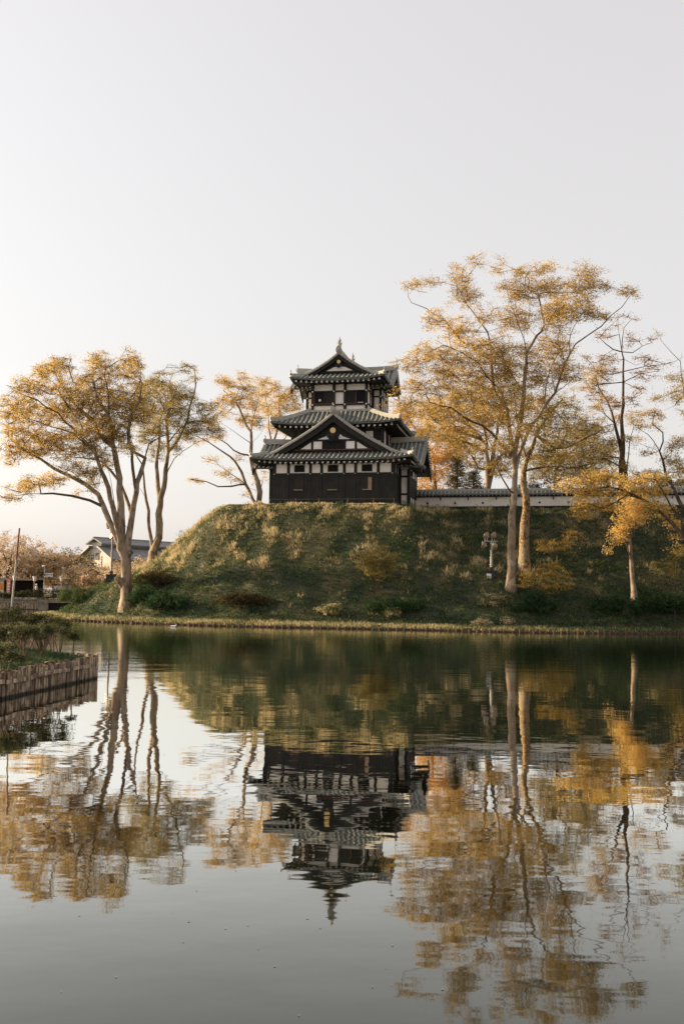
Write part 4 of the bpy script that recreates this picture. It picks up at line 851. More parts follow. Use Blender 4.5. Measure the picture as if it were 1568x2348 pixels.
# soffit boarding and eave beams
part('soffit', 'timber', lambda q: (q.box(-7.1, 7.1, -.98, .0, 3.80, 3.86), q.box(-5.7, 5.7, .5, 1.6, 7.28, 7.34), q.box(-4.15, 4.15, 1.2, 2.3, 11.44, 11.5), [q.box(min(sx * 4.2, sx * 5.7), max(sx * 4.2, sx * 5.7), .5, 9.5, 7.28, 7.34) for sx in (-1, 1)],
    [q.box(min(sx * 5.5, sx * 7.1), max(sx * 5.5, sx * 7.1), -.9, 8.5, 3.78, 3.84) for sx in (-1, 1)], [q.box(min(sx * 2.65, sx * 4.2), max(sx * 2.65, sx * 4.2), 1.3, 8, 11.42, 11.48) for sx in (-1, 1)],
    [q.tube([(sx * 5.4, .05, 3.6), (sx * 6.7, -.85, 3.78)], .09, 6) for sx in (-1, 1)]))
# side gable ends: dark boarded wall under the cross ridges
for sx in (-1, 1):
    part('side_gable', 'timber', lambda q: (q.prism([(1.9, 3.6), (8.1, 3.6), (5.0, 6.0)], 'x', sx * 6.3, sx * 6.5), q.prism([(3.6, 11.2), (7.2, 11.2), (5.4, 12.9)], 'x', sx * 3.5, sx * 3.62)))
    def vb(q):
        for cy, cw, cz, cez, cx, hb in ((5.0, 3.75, 6.3, 3.62, 7.75, .55), (5.4, 2.3, 13.15, 11.3, 4.75, .4)):
            for sg in (-1, 1):
                ws = np.linspace(0, cw, 9); top = [(cy + sg * (cw - w), cez + (cz - cez) * (w / cw) ** 1.12 - .1) for w in ws]
                for i in range(8):
                    (a, z0), (b, z1) = top[i], top[i + 1]; q.prism([(a, z0), (b, z1), (b, z1 - hb), (a, z0 - hb)], 'x', sx * cx - .12, sx * cx - .02)
    part('barge_board', 'timber', vb)

# ---------------------------------------------------------------- white wall running right from the turret
WA = np.array([7.0, 94.1]); WD = np.array([.9715, -.237]); WL = 60.
wall = thing('plaster_wall', 'long white plaster castle wall with tiled coping right of the turret', 'wall', (WA[0], WA[1], 10.25), math.atan2(WD[1], WD[0]))
part('wall_face', 'plaster', lambda q: q.box(0, WL, 0, .45, .5, 1.42), wall)
part('footing', 'timber', lambda q: (q.box(0, WL, -.06, .5, -.3, .5), q.box(0, WL, -.1, .55, .42, .53), q.box(0, WL, -.25, .7, 1.40, 1.56)), wall)
surf = MB(); ribs = MB()
for sg, y in ((1, -.45), (-1, .9)):
    roof_panel(surf, ribs, (0, y, 0), (1, 0, 0), (0, sg, 0), 0, WL, lambda s: .66, lambda s, w: 1.62 + w * .6, sp=.37, th=.06, rr=.062)
wr = surf.build('coping', 'tiledark', wall); ribs.build('cover_tiles', 'tile', wr, smooth=True)
rg = MB(); ridge_line(rg, [(0, .225, 2.0), (WL, .225, 2.0)], .26, .2); rg.build('ridge', 'ridge', wr)
part('coping_ends', 'white', lambda q: [q.box(x - .04, x + .04, -.40, -.34, 1.50, 1.58) for x in np.arange(.2, WL, .37)], wr)
k = 0
for x in np.arange(1.1, WL - 1, 2.6):
    if k % 4 == 3: part('loophole', 'dark', lambda q: q.box(x - .1, x + .1, -.02, .05, .72, 1.2), wall)
    else:
        part('loophole', 'dark', lambda q: q.disc((x, -.02, .85), (0, 1, 0), .10, .06, 12), wall)
        if k < 2: part('loophole_rim', 'gold', lambda q: (q.box(x - .12, x + .12, -.035, -.02, .62, .70), q.box(x - .1, x + .1, -.035, -.02, 1.0, 1.07)), wall)
    if k % 1 == 0: part('bracket', 'timber', lambda q: q.box(x + 1.2, x + 1.28, -.16, 0, 1.12, 1.40), wall)
    k += 1
# low rail fence in front of the wall
fz = 10.1
fence = thing('rail_fence', 'low dark rail fence at the slope crest under the white wall', 'fence', (WA[0] + 1, WA[1] - 1.6, 9.95), math.atan2(WD[1], WD[0]))
for x in np.arange(0, 40, 1.5): part('post', 'timber', lambda q: q.box(x - .05, x + .05, -.05, .05, -.6, .42), fence)
part('rail', 'timber', lambda q: (q.box(0, 40, -.03, .03, .30, .37), q.box(0, 40, -.03, .03, .05, .11)), fence)
wf = thing('wire_fence', 'thin wire strung on short stakes along the base of the turret front', 'fence', castle.location, TH)
for x in (-5.6, -3.2, -1.1, 1.5, 3.8, 5.6): part('stake', 'oldwood', lambda q: q.tube([(x, -.7, -.3), (x + .02, -.7, .56)], .022, 6), wf)
part('wire', 'wire', lambda q: q.tube([(-5.6, -.7, .5), (0, -.7, .5), (5.6, -.7, .5)], .012, 4), wf)

# ---------------------------------------------------------------- shore edging of driven stakes
def shore_path():
    P_ = [(x, y) for x, y in SHORE[0:16]]; return catmull([(a, b, 0) for a, b in P_], .5)
sp_ = shore_path(); q = MB(); d = 0
q.sweep([(p[0], p[1], -.4) for p in sp_], [(-.09, 0), (-.09, .49), (.05, .49), (.05, 0)], 0)
acc = 0
for a, b in zip(sp_[:-1], sp_[1:]):
    L = np.linalg.norm(b - a); acc += L
    n = max(1, int(round(L / .42)))
    for i in range(n):
        t = (i + random.uniform(.3, .7)) / n; p = a + (b - a) * t; nrm = np.array([(b - a)[1], -(b - a)[0], 0]) / L
        c = p + nrm * .13; h = random.uniform(.11, .19); q.tube([(c[0], c[1], -.5), (c[0], c[1], h)], random.uniform(.06, .085), 7, 0)
tag(q.build('timber_edging', 'piledark'), 'low row of dark red-brown driven stakes edging the water at the foot of the mound', 'edging')

# ---------------------------------------------------------------- grass and ground cover on the mound
rng = np.random.default_rng(50)
def scatter(n, box):
    x = rng.uniform(box[0], box[1], n); y = rng.uniform(box[2], box[3], n); s = sdf(x, y, SHORE); p = -sdf(x, y, PLAT)
    return x, y, s, p
def blades(name, n, box, hmin, hmax, wid, tonef, densf, label=None, per=5, lean=.5, k='grass'):
    x, y, s, p = scatter(n, box); ok = (s > .1) & (p > -1.6) & (rng.random(n) < densf(x, y, s, p)); x, y, s, p = x[ok], y[ok], s[ok], p[ok]
    z = ground(x, y) - .03; N = len(x); tone = tonef(x, y, s, p); e = .3
    gx = (ground(x + e, y) - ground(x - e, y)) / (2 * e); gy = (ground(x, y + e) - ground(x, y - e)) / (2 * e)
    hh = hmin + (hmax - hmin) * np.clip(tone, 0, 1)
    c = np.repeat(np.stack([x, y, z], 1), per, 0); K = N * per
    hh = hh * np.clip(.45 + p / 2.5, .45, 1)
    hh = np.repeat(hh, per) * rng.uniform(.5, 1.25, K); az = rng.random(K) * 6.2832; l = rng.uniform(.1, lean, K)
    down = np.repeat(np.stack([-gx, -gy, 0 * gx], 1), per, 0); dn = np.linalg.norm(down, axis=1)[:, None] + 1e-6; down = down / dn * np.minimum(dn, .8)
    dirv = np.stack([np.cos(az) * l, np.sin(az) * l, np.ones(K)], 1) + down * .75; dirv /= np.linalg.norm(dirv, axis=1)[:, None]
    off = np.stack([rng.normal(0, .10, K), rng.normal(0, .10, K), 0 * az], 1); a2 = rng.random(K) * 6.28; sd = np.stack([np.cos(a2), np.sin(a2), 0 * a2], 1) * (wid * rng.uniform(.6, 1.4, K))[:, None]
    b = c + off; tip = b + dirv * hh[:, None]; mid = b + dirv * hh[:, None] * .55
    V = np.stack([b - sd, b + sd, tip], 1)
    return V.reshape(-1, 3), np.repeat(tone, per) + rng.normal(0, .14, K)
def straw(x, y, s, p):
    t = .21 + .98 * np.clip(fbm(x, y * .8, .95, 5) - .46, 0, 1) * 2.2 + .5 * (vnoise(x, y, 1.3, 8) - .5) + .25 * (fbm(x, y, .12, 12) - .5)
    t = t + .32 * np.exp(-((p - .5) / 2.2) ** 2) * (vnoise(x, y, .5, 9) > .35)          # dry grass along the crest
    t = t + .14 * np.clip((-6 - x) / 6, 0, 1) * (s > 5)                                    # left flank
    t = t - .17 * np.clip((x - 10) / 6, 0, 1)                                              # greener, darker tone towards the right
    t = np.where(s < 3.0, .44 + .3 * vnoise(x, y, .8, 2) - .2 * np.clip((x - 10) / 6, 0, 1) - .5 * np.clip((s - 1.6) / 1.4, 0, 1), t)
    t = np.where((s >= 3.0) & (s < 7.5), t * .6 - .02, t)
    return np.clip(t + rng.normal(0, .13, np.shape(t)), 0, 1)
BX = (-33, 32, 66, 98)
V1, t1 = blades('g', 105000, BX, .10, .32, .030, straw, lambda x, y, s, p: np.where(s < 2, .8, 1.) * (vnoise(x, y, 1.1, 7) * .5 + .6))
V2, t2 = blades('g', 11000, BX, .22, .55, .030, lambda x, y, s, p: np.clip(straw(x, y, s, p) + .12, 0, 1), lambda x, y, s, p: np.clip((straw(x, y, s, p) - .45) * 2.5, 0, 1) * (s > 2.4) * (p > .8), per=9, lean=.9)
g = npmesh('grass', np.vstack([V1, V2]), 3, M['grass'], None, np.concatenate([t1, t2])); struct(g, 'stuff'); tag(g, 'dry straw and green grass covering the slopes and the water edge of the mound', 'grass')
x, y, s, p = scatter(26000, BX); low = np.clip(1.25 - straw(x, y, s, p) * 2.2, 0, 1); ok = (s > 2.3) & (p > -.3) & (rng.random(len(x)) < low * (.35 + .65 * vnoise(x, y, .6, 3))); x, y = x[ok], y[ok]
C = np.stack([x, y, ground(x, y) + .10 + .22 * vnoise(x, y, .8, 6)], 1)
cv = leaves(C, 12, .30, .08, .062, M['leaf_cover'], None, 'ground_cover', .42, .14, tiltmax=.5); struct(cv, 'stuff'); tag(cv, 'dark leafy weeds and ivy over the lower slope of the mound', 'ground cover')

def bush(label, u, v, Y, rx, rz, ry=None, leaf='leaf_cover', tone=.45, n=None, seed=0, size=.06, name='shrub', group=None):
    global rng; rng = np.random.default_rng(100 + seed); b = at(u, v, hit(u, v, Y) or Y); b[2] = gz(b[0], b[1]) if sdf(np.array([b[0]]), np.array([b[1]]), SHORE)[0] > 0 else b[2]; ry = ry or rx
    t = thing(name, label, 'shrub', b, 0, group); n = n or int(46 * rx * rz * 3)
    g_ = rng.normal(0, 1, (n, 3)); g_ /= np.linalg.norm(g_, axis=1)[:, None]; g_[:, 2] = np.abs(g_[:, 2]) * .9 + .05; g_ *= (rng.random(n) ** .35)[:, None]
    w = 1 + .3 * np.sin(g_[:, 0] * 5 + seed) * np.cos(g_[:, 1] * 4); C = b + g_ * np.array([rx, ry, rz * 1.1]) * w[:, None]
    o = leaves(C, 30, .26, .07, size, M[leaf], t, 'crown', tone, .16, tiltmax=.6); o.matrix_parent_inverse = Matrix.Translation(-t.location)
    q = MB()
    for i in range(9):
        a = rng.random() * 6.28; e = b + np.array([math.cos(a) * rx * .7, math.sin(a) * ry * .7, rz * rng.uniform(.5, .95)]); m_ = (b + e) / 2 + rng.normal(0, .08, 3)
        q.tube([tuple(b - [0, 0, .2]), tuple(m_), tuple(e)], [.035, .022, .008], 5)
    o = q.build('stems', 'barkdark', t); o.matrix_parent_inverse = Matrix.Translation(-t.location); return t
bush('rusty brown bush right of the big left tree, halfway up the flank', 362, 1340, 82.5, 2.1, 1.1, 1.3, leaf='leaf_rust', tone=.45, seed=1)
bush('dark green bush hugging the right side of the big left trunk', 335, 1378, 80.2, 1.6, 1.3, 1.2, tone=.35, seed=2)
bush('broad dark undergrowth bush low on the left slope beside the first one', 385, 1395, 79, 2.2, 1.2, 1.3, tone=.25, seed=3)
bush('leafy grey-green bush at the left end of the mound beside the lamp', 190, 1358, 91, 2.4, 1.3, 1.6, leaf='leaf_cover', tone=.62, seed=4)
bush('tan clump of dead grass at the shore near the right tall trunk', 1128, 1388, 71.6, 1.0, .8, .8, leaf='grass', tone=.62, seed=5, size=.07, name='grass_tussock')
bush('pale straw clump at the water edge below the lamp', 1104, 1434, 70.2, .65, .45, .5, leaf='grass', tone=.82, seed=6, size=.06, name='grass_tussock')
bush('smaller straw clump at the water edge right of the first', 1162, 1432, 69.6, .45, .4, .4, leaf='grass', tone=.75, seed=7, size=.06, name='grass_tussock')
bush('dark glossy bush below the low yellow maple', 1225, 1400, 71.5, 2.0, 1.2, 1.2, tone=.2, seed=8)
bush('dark bush by the foot of the small yellow tree', 1400, 1402, 73, 2.3, 1.1, 1.2, tone=.24, seed=9)
bush('dark bush at the far right foot of the slope', 1520, 1400, 76, 2.6, 1.4, 1.4, tone=.2, seed=10)
bush('dark low bush on the slope foot under the ochre tree', 905, 1400, 74.5, 2.2, .9, 1.1, tone=.25, seed=11)
bush('straw-coloured tussock at the foot of the slope left of centre', 760, 1408, 74, .9, .75, .8, leaf='grass', tone=.66, seed=12, name='grass_tussock', size=.07)
bush('straw tussock just right of the centre of the slope foot', 900, 1412, 73.3, .7, .6, .6, leaf='grass', tone=.7, seed=13, name='grass_tussock', size=.07)
bush('brownish thicket low on the slope left of centre', 560, 1385, 76.5, 2.6, .8, 1.2, leaf='leaf_rust', tone=.3, seed=14)

# evergreens behind the wall
def conifer(label, fr, x, y, top, Y, half, seed, tone=.45):
    global rng; rng = np.random.default_rng(seed); b = at(*fr(x, y), Y); tp = at(*fr(*top), Y); g = gz(b[0], b[1]) if sdf(np.array([b[0]]), np.array([b[1]]), SHORE)[0] > 0 else b[2]; b[2] = g
    H = tp[2] - g; t = thing('pine_tree', label, 'tree', b); q = MB(); q.tube([(0, 0, -.3), (0, 0, H)], [.2, .03], 8); C = []
    for i in range(int(H * 3.2)):
        z = H * (.12 + .86 * i / (H * 3.2)); L = half * (1 - (z / H) ** 1.3) * rng.uniform(.6, 1.15) + .15; a = rng.random() * 6.28
        for kk in range(3):
            aa = a + kk * 2.1 + rng.uniform(-.3, .3); e = (math.cos(aa) * L, math.sin(aa) * L, z + .12 * L); q.tube([(0, 0, z - .1), (e[0] * .6, e[1] * .6, z), e], [.05, .03, .01], 4)
            for f in (.45, .75, 1.): C.append((e[0] * f, e[1] * f, z + .1 * L * f))
    q.build('trunk', 'barkdark', t); leaves(np.array(C), 40, .5, .10, .075, M['leaf_pine'], t, 'crown', tone, .15, tiltmax=.25); return t
conifer('dark evergreen with layered branches behind the white wall beside the turret', fB, 385, 1310, (350, 1105), 103, 1.9, 201, .9)
conifer('smaller dark evergreen just right of the layered one behind the wall', fB, 470, 1310, (450, 1190), 101, 2., 202, .7)
conifer('low dark evergreen behind the wall between the tall trunks and the larch', fB, 900, 1310, (880, 1258), 100, 3.2, 203, .25)
def hedge(label, p0, p1, w, h, seed, leaf='leaf_pine', tone=.3, n=400, z0=None, name='hedge'):
    global rng; rng = np.random.default_rng(seed); p0 = np.array(p0, float); p1 = np.array(p1, float); t = thing(name, label, 'hedge', p0)
    f = rng.random(n); C = (p1 - p0) * f[:, None] + np.stack([rng.normal(0, w * .4, n), rng.normal(0, w * .4, n), rng.random(n) ** .8 * h * (1 + .25 * np.sin(f * 19 + seed))], 1)
    leaves(C, 34, .34, .1, .075, M[leaf], t, 'foliage', tone, .16, tiltmax=.5)
    q = MB(); [q.tube([tuple((p1 - p0) * g_ + [0, 0, -.2]), tuple((p1 - p0) * g_ + [.1, 0, h * .7])], [.05, .02], 5) for g_ in np.linspace(.02, .98, 12)]; q.build('stems', 'barkdark', t); return t
hedge('dark clipped hedge showing just above the coping of the white wall', (13, 95.5, 10.2), (31, 91, 10.2), 1.0, 2.6, 210, n=900)

# ---------------------------------------------------------------- floodlight poles
def flood(q, c, d, s=.26):
    c = Vector(c); d = Vector(d).normalized(); pr = [(-1.15, .16), (-1.13, .30), (-.8, .34), (-.74, .46), (-.58, .70), (-.32, .90), (0, 1.0), (.03, 1.09), (.10, 1.07)]
    q.tube([c + d * a * s for a, _ in pr], [r * s for _, r in pr], 18)
def lamp(label, base, H, heads, boxes, rz, armz):
    t = thing('floodlight_pole', label, 'floodlight', base, rz)
    part('pole', 'metal', lambda q: (q.tube([(0, 0, .7), (0, 0, H * .55)], .10, 12), q.tube([(0, 0, H * .55), (0, 0, H)], .075, 12), q.tube([(0, 0, H * .55 - .03), (0, 0, H * .55 + .03)], .14, 12), q.tube([(0, 0, H * .75 - .03), (0, 0, H * .75 + .03)], .12, 12), q.tube([(0, 0, .92), (0, 0, .97)], .15, 12)), t)
    part('cross_arm', 'metal', lambda q: (q.box(-.5, .5, -.04, .04, armz - .04, armz + .04), q.box(-.04, .04, -.3, .3, armz - .04, armz + .04)), t)
    for (x, y, z, d) in heads:
        f = part('floodlight', 'lampshell', lambda q: flood(q, (x, y, z), d), t)
        part('bracket', 'metal', lambda q: (q.tube([(x - .0, y, z), (x + .09, y, z - .12), (x + .09, y, armz)], .025, 6), q.tube([(x, y, z), (x - .09, y, z - .12), (x - .09, y, armz)], .025, 6)), f)
    for b in boxes: part('cabinet', b[6] if len(b) > 6 else 'blackbox', lambda q: (q.box(*b[:6]), q.box(b[0] - .015, b[1] + .015, b[2] - .015, b[3] + .015, b[5], b[5] + .025)), t)
    return t
pL = at(1126, 1322, hit(1126, 1322, 76.6) or 76.6); pL[2] = gz(pL[0], pL[1]) - .05
lamp('white post with four round floodlights and black cabinets beside the tall pale trunk', pL, 2.75,
     [(-.42, 0, 3.27, (-.62, .55, .55)), (.14, 0, 3.27, (-.55, .6, .5)), (-.62, 0, 2.50, (-.75, .45, .4)), (.25, .25, 2.42, (.3, .9, .1))],
     [(-.75, -.36, -.2, .3, -.4, .45), (-.36, .0, -.1, .3, -.4, .46), (.02, .42, -.25, .35, -.5, .48), (-.40, -.06, -.42, -.12, -.5, .22, 'white'), (-.13, .13, -.12, .12, .46, .74)], 0, 2.78)
pK = at(255, 1339, hit(255, 1339, 91) or 91); pK[2] = gz(pK[0], pK[1])
lamp('tall white post with floodlights and a black base behind the big left tree', pK, 5.1,
     [(-.45, 0, 5.35, (-.8, .2, -.3)), (.30, 0, 5.42, (.6, .2, .5)), (.35, .1, 4.2, (.7, -.3, .3)), (-.1, 0, 4.4, (-.5, -.4, .2))],
     [(-.38, .42, -.35, .35, -.8, .82), (-.13, .13, -.13, .13, .80, 1.12), (-.62, -.4, -.2, .1, -.6, .45, 'concrete')], 0, 5.05)

# ---------------------------------------------------------------- timber jetty spit on the left with shrubs
JP = [(-12.2, 18.6), (-7.55, 22.35), (-6.78, 28.5), (-8.25, 29.9), (-12, 31.8), (-24, 36.5), (-30, 28), (-24, 18)]
JP = [(-12.5, 19.4), (-10.4, 20.6), (-7.95, 22.0), (-7.72, 22.9), (-7.08, 27.9), (-6.98, 28.7), (-8.25, 29.9), (-12, 31.6), (-24, 36.0), (-30, 30), (-26, 20)]
jx, jy = np.meshgrid(np.arange(-30, -6.4, .3), np.arange(19, 37, .3)); js = sdf(jx, jy, JP); jz = np.interp(js, [-.3, 0, .15, 1.2, 3], [-.5, .4, .60, .74, 1.0]) + (fbm(jx, jy, .8) - .5) * .16 * (js > .2)
q = MB(); q.v = list(zip(jx.ravel().tolist(), jy.ravel().tolist(), jz.ravel().tolist())); w_ = jx.shape[1]
for j in range(jx.shape[0] - 1):
    for i in range(w_ - 1):
        if js[j, i] > -.05 and js[j + 1, i + 1] > -.05 and js[j + 1, i] > -.05 and js[j, i + 1] > -.05: q.f.append((j * w_ + i, j * w_ + i + 1, (j + 1) * w_ + i + 1, (j + 1) * w_ + i))
q.m = [0] * len(q.f); struct(q.build('spit_ground', 'soil', smooth=True))
piles = thing('pile_wall', 'weathered vertical timber piles with a split waling beam holding the spit at lower left', 'retaining wall', (-7.5, 24, 0))
def inv(o): o.matrix_parent_inverse = Matrix.Translation(-piles.location); return o
q = MB(); seq = JP[0:9]
nP = 0
for a, b in zip(seq[:-1], seq[1:]):
    a = np.array(a); b = np.array(b); L = np.linalg.norm(b - a); dv = (b - a) / L; nv = np.array([dv[1], -dv[0]]); s_ = 0
    while s_ < L:
        w = random.uniform(.065, .135); w = min(w, L - s_ + .05); c = a + dv * (s_ + w / 2) + nv * random.uniform(-.02, .025); h = .63 + random.uniform(-.07, .05); t_ = .055; tl = random.uniform(-.015, .015)
        P4 = [c - dv * w * .43 - nv * t_, c + dv * w * .43 - nv * t_, c + dv * w * .43 + nv * t_, c - dv * w * .43 + nv * t_]
        vs = [(*p_, -.6) for p_ in P4] + [(p_[0] + tl, p_[1], h + random.uniform(-.02, .02)) for p_ in P4]
        q.add(vs, [(3, 2, 1, 0), (4, 5, 6, 7), (0, 1, 5, 4), (1, 2, 6, 5), (2, 3, 7, 6), (3, 0, 4, 7)]); s_ += w; nP += 1
inv(q.build('piles', 'pile', piles))
q = MB()
for a, b in zip(JP[0:4], JP[1:5]):
    a = np.array(a); b = np.array(b); L = np.linalg.norm(b - a); dv = (b - a) / L; nv = np.array([dv[1], -dv[0]]); c = 0
    while c < L - .05:
        l = min(random.uniform(1.4, 2.4), L - c); p0 = a + dv * c + nv * .11; p1 = a + dv * (c + l - .03) + nv * .11; z = .40 + random.uniform(-.03, .02)
        q.sweep([(p0[0], p0[1], z), ((p0[0] + p1[0]) / 2, (p0[1] + p1[1]) / 2, z + random.uniform(-.015, .015)), (p1[0], p1[1], z + random.uniform(-.02, .02))], [(-.05, -.05), (-.05, .05), (.04, .06), (.05, -.04)]); c += l
inv(q.build('waling_beam', 'pile', piles))
# grass on the spit
rng = np.random.default_rng(77)
x = rng.uniform(-20, -6.7, 15000); y = rng.uniform(20, 34, 15000); s = sdf(x, y, JP); ok = (s > .08) & (x > -15); x, y, s = x[ok], y[ok], s[ok]
z = np.interp(s, [-.3, 0, .15, 1.2, 3], [-.5, .4, .60, .74, 1.0]) + (fbm(x, y, .8) - .5) * .16 - .02; per = 6; K = len(x) * per
b = np.repeat(np.stack([x, y, z], 1), per, 0) + rng.normal(0, .04, (K, 3)) * [1, 1, 0]; az = rng.random(K) * 6.28; dv = np.stack([np.cos(az) * .6, np.sin(az) * .6, np.ones(K)], 1) * rng.uniform(.04, .15, K)[:, None]; sd = np.stack([np.sin(az), -np.cos(az), 0 * az], 1) * .009
g = npmesh('spit_grass', np.stack([b - sd, b + sd, b + dv], 1).reshape(-1, 3), 3, M['grass'], None, np.repeat(.12 + .5 * np.clip(fbm(x, y, .9) - .45, 0, 1) + .2 * (s < .25), per) + rng.normal(0, .08, K)); struct(g, 'stuff'); tag(g, 'short green grass on top of the timber-walled spit', 'grass')
def azalea(label, u, Y, w, ztop, zbase=.75, seed=0, pads=6, tone=.4):
    """leggy shrub: several thin bare stems carrying flat cushions of small leaves"""
    global rng; rng = np.random.default_rng(300 + seed); b = at(u, 1450, Y); b = np.array([b[0], Y, zbase]); t = thing('azalea_shrub', label, 'shrub', b); q = MB(); C = []
    for i in range(pads):
        a = rng.random() * 6.28; r = w * rng.uniform(.1, .8); c = np.array([math.cos(a) * r, math.sin(a) * r * .8, (ztop - zbase) * rng.uniform(.58, 1.) * (1 - .3 * (r / w) ** 2)])
        k = rng.normal(0, .05, 3); q.tube([(math.cos(a) * .1, math.sin(a) * .1, -.1), tuple(c * [.45, .45, .4] + k), tuple(c * [.75, .75, .75] + k), tuple(c)], [.016, .013, .010, .005], 5)
        for _ in range(3): q.tube([tuple(c * [.75, .75, .75] + k), tuple(c + rng.normal(0, .13, 3) * [1, 1, .3])], [.008, .004], 4)
        n = 9; C.append(c + rng.normal(0, 1, (n, 3)) * [w * .20, w * .20, .035])
    q.build('stems', 'barkdark', t); leaves(np.vstack(C), 46, .13, .03, .024, M['leaf_azalea'], t, 'crown', tone, .15, tiltmax=.5); return t
azalea('nearest leggy azalea on the spit at the left edge', 12, 24.6, .75, 1.65, seed=1, pads=8)
azalea('azalea with a rounded grey-green cushion left of the middle of the spit', 52, 26.0, .8, 1.62, seed=2, pads=9, tone=.55)
azalea('azalea with open stems in the middle of the spit, water showing through', 100, 27.3, .70, 1.60, seed=3, pads=8)
azalea('azalea at the right end of the row on the spit', 132, 28.3, .55, 1.72, seed=4, pads=6)
azalea('brownish azalea at the back of the spit by the leaning pole', 48, 30.5, .9, 2.05, seed=5, pads=9, tone=.25)
azalea('tall back azalea at the left edge of the spit', 2, 28.2, .9, 1.95, seed=6, pads=10, tone=.3)
azalea('back azalea reaching out over the water in the right half of the spit', 100, 30.4, .8, 1.85, seed=7, pads=9, tone=.3)
azalea('tiny upright twiggy shrub near the corner of the spit', 172, 29.0, .2, 1.25, seed=8, pads=2, tone=.2)
azalea('low azalea bulging over the piles at the left edge', 8, 23.2, .6, 1.2, zbase=.6, seed=9, pads=6)
pb = at(24.6, 1424, 31.5); pt_ = at(45.6, 1211, 31.5); pb = pb + (pb - pt_) * .35
q = MB(); q.tube([tuple(pb), tuple(pb + (pt_ - pb) * .74)], .031, 10, 0); q.tube([tuple(pb + (pt_ - pb) * .74), tuple(pt_)], [.031, .028], 10, 1); q.tube([tuple(pb + (pt_ - pb) * .735), tuple(pb + (pt_ - pb) * .75)], .038, 10, 0)
tag(q.build('mooring_pole', ['metal', 'red']), 'thin leaning grey pole with a rusty upper end rising behind the spit', 'pole')

# ---------------------------------------------------------------- far bank on the left
def fpt(x, y, Y): return at(*fF(x, y), Y)
sp = thing('sheet_pile_wall', 'far bank retaining wall of upright boards above the water', 'retaining wall', (-45, 122.3, 0))
part('boards', 'pile', lambda q: [q.box(x, x + .38, -.06 * (i % 2), .1, -.5, .82) for i, x in enumerate(np.arange(-30, 8.2, .42))], sp)
part('cap_beam', 'concrete', lambda q: (q.box(-30, 8.4, -.15, .3, .82, 1.0), q.box(-30, 8.4, 0, .3, 1.0, 1.2)), sp)
cu = thing('culvert', 'dark culvert opening framed by concrete in the far bank', 'culvert', (-36.86, 122.3, 0))
part('side_wall', 'concrete', lambda q: (q.box(.0, 1.2, -.2, .3, -.5, 1.0), q.box(5.2, 12, -.2, .3, -.5, 1.0)), cu)
part('lintel', 'concrete', lambda q: q.box(-.05, 12, -.25, .35, .85, 1.2), cu)
part('opening', 'dark', lambda q: q.box(1.2, 5.2, .1, .3, -.5, .85), cu)
hedge('clipped low hedge along the far bank in front of the stalls', (-62, 124.2, 1.3), (-27, 124.2, 1.3), .5, .95, 220, leaf='leaf_azalea', tone=.35, n=700)
st = thing('market_stall', 'long open wooden stall with dark inside behind the far bank hedge', 'stall', (-48.5, 131, 1.45))
part('roof', 'oldwood', lambda q: (q.box(-.5, 9.2, -1.6, 2.6, 2.25, 2.38), q.box(-.5, 9.2, -1.65, -1.58, 2.15, 2.4)), st)
part('back_wall', 'timber', lambda q: q.box(0, 8.8, 2.3, 2.4, 0, 2.25), st)
for x in (0, 2.6, 5.9, 8.7): part('post', 'oldwood', lambda q: q.box(x - .08, x + .08, -1.4, -1.24, 0, 2.25), st)
part('panel', 'cream', lambda q: [q.box(3.6 + i * .2, 3.78 + i * .2, -1.35, -1.3, .1, 2.2) for i in range(6)], st)
part('counter', 'oldwood', lambda q: (q.box(.2, 3.4, -1.3, -.7, .75, .85), q.box(.25, 3.3, -1.2, -1.1, 0, .75)), st)
part('menu_board', 'signwhite', lambda q: q.box(2.7, 3.5, -1.45, -1.42, 1.15, 1.6), st)
t2_ = thing('market_stall', 'white-curtained tent stall at the right end of the far bank', 'stall', (-37.2, 130, 1.45))
part('curtain', 'white', lambda q: (q.box(-.2, 1.7, 0, .05, .5, 1.55), q.box(1.75, 2.2, 0, .05, .3, 1.6)), t2_)
for x in (-.2, 1.7, 2.25): part('post', 'oldwood', lambda q: q.box(x - .05, x + .05, -.1, 0, 0, 2.0), t2_)
part('roof', 'oldwood', lambda q: q.prism([(-.4, 1.75), (2.5, 1.75), (1.0, 2.15)], 'y', -.2, 2.5), t2_)
def tarp(label, x, y, Y, w, h):
    p = fpt(x, y, Y); t = thing('tent', label, 'tent', (p[0], p[1], 1.45)); z = p[2] - 1.45
    part('canopy', 'signwhite', lambda q: (q.prism([(-w / 2, z), (w / 2, z), (w * .3, z + h), (-w * .35, z + h * .9)], 'y', -1.5, 1.5)), t)
    for a in (-1, 1): part('pole', 'metal', lambda q: q.tube([(a * w * .45, 0, 0), (a * w * .45, 0, z)], .04, 6), t)
tarp('pale grey tent roof glimpsed under the cherry trees', 500, 720, 138, 4.6, .95)
tarp('second pale tent roof at the left edge under the cherry trees', 80, 720, 139, 4.4, .8)
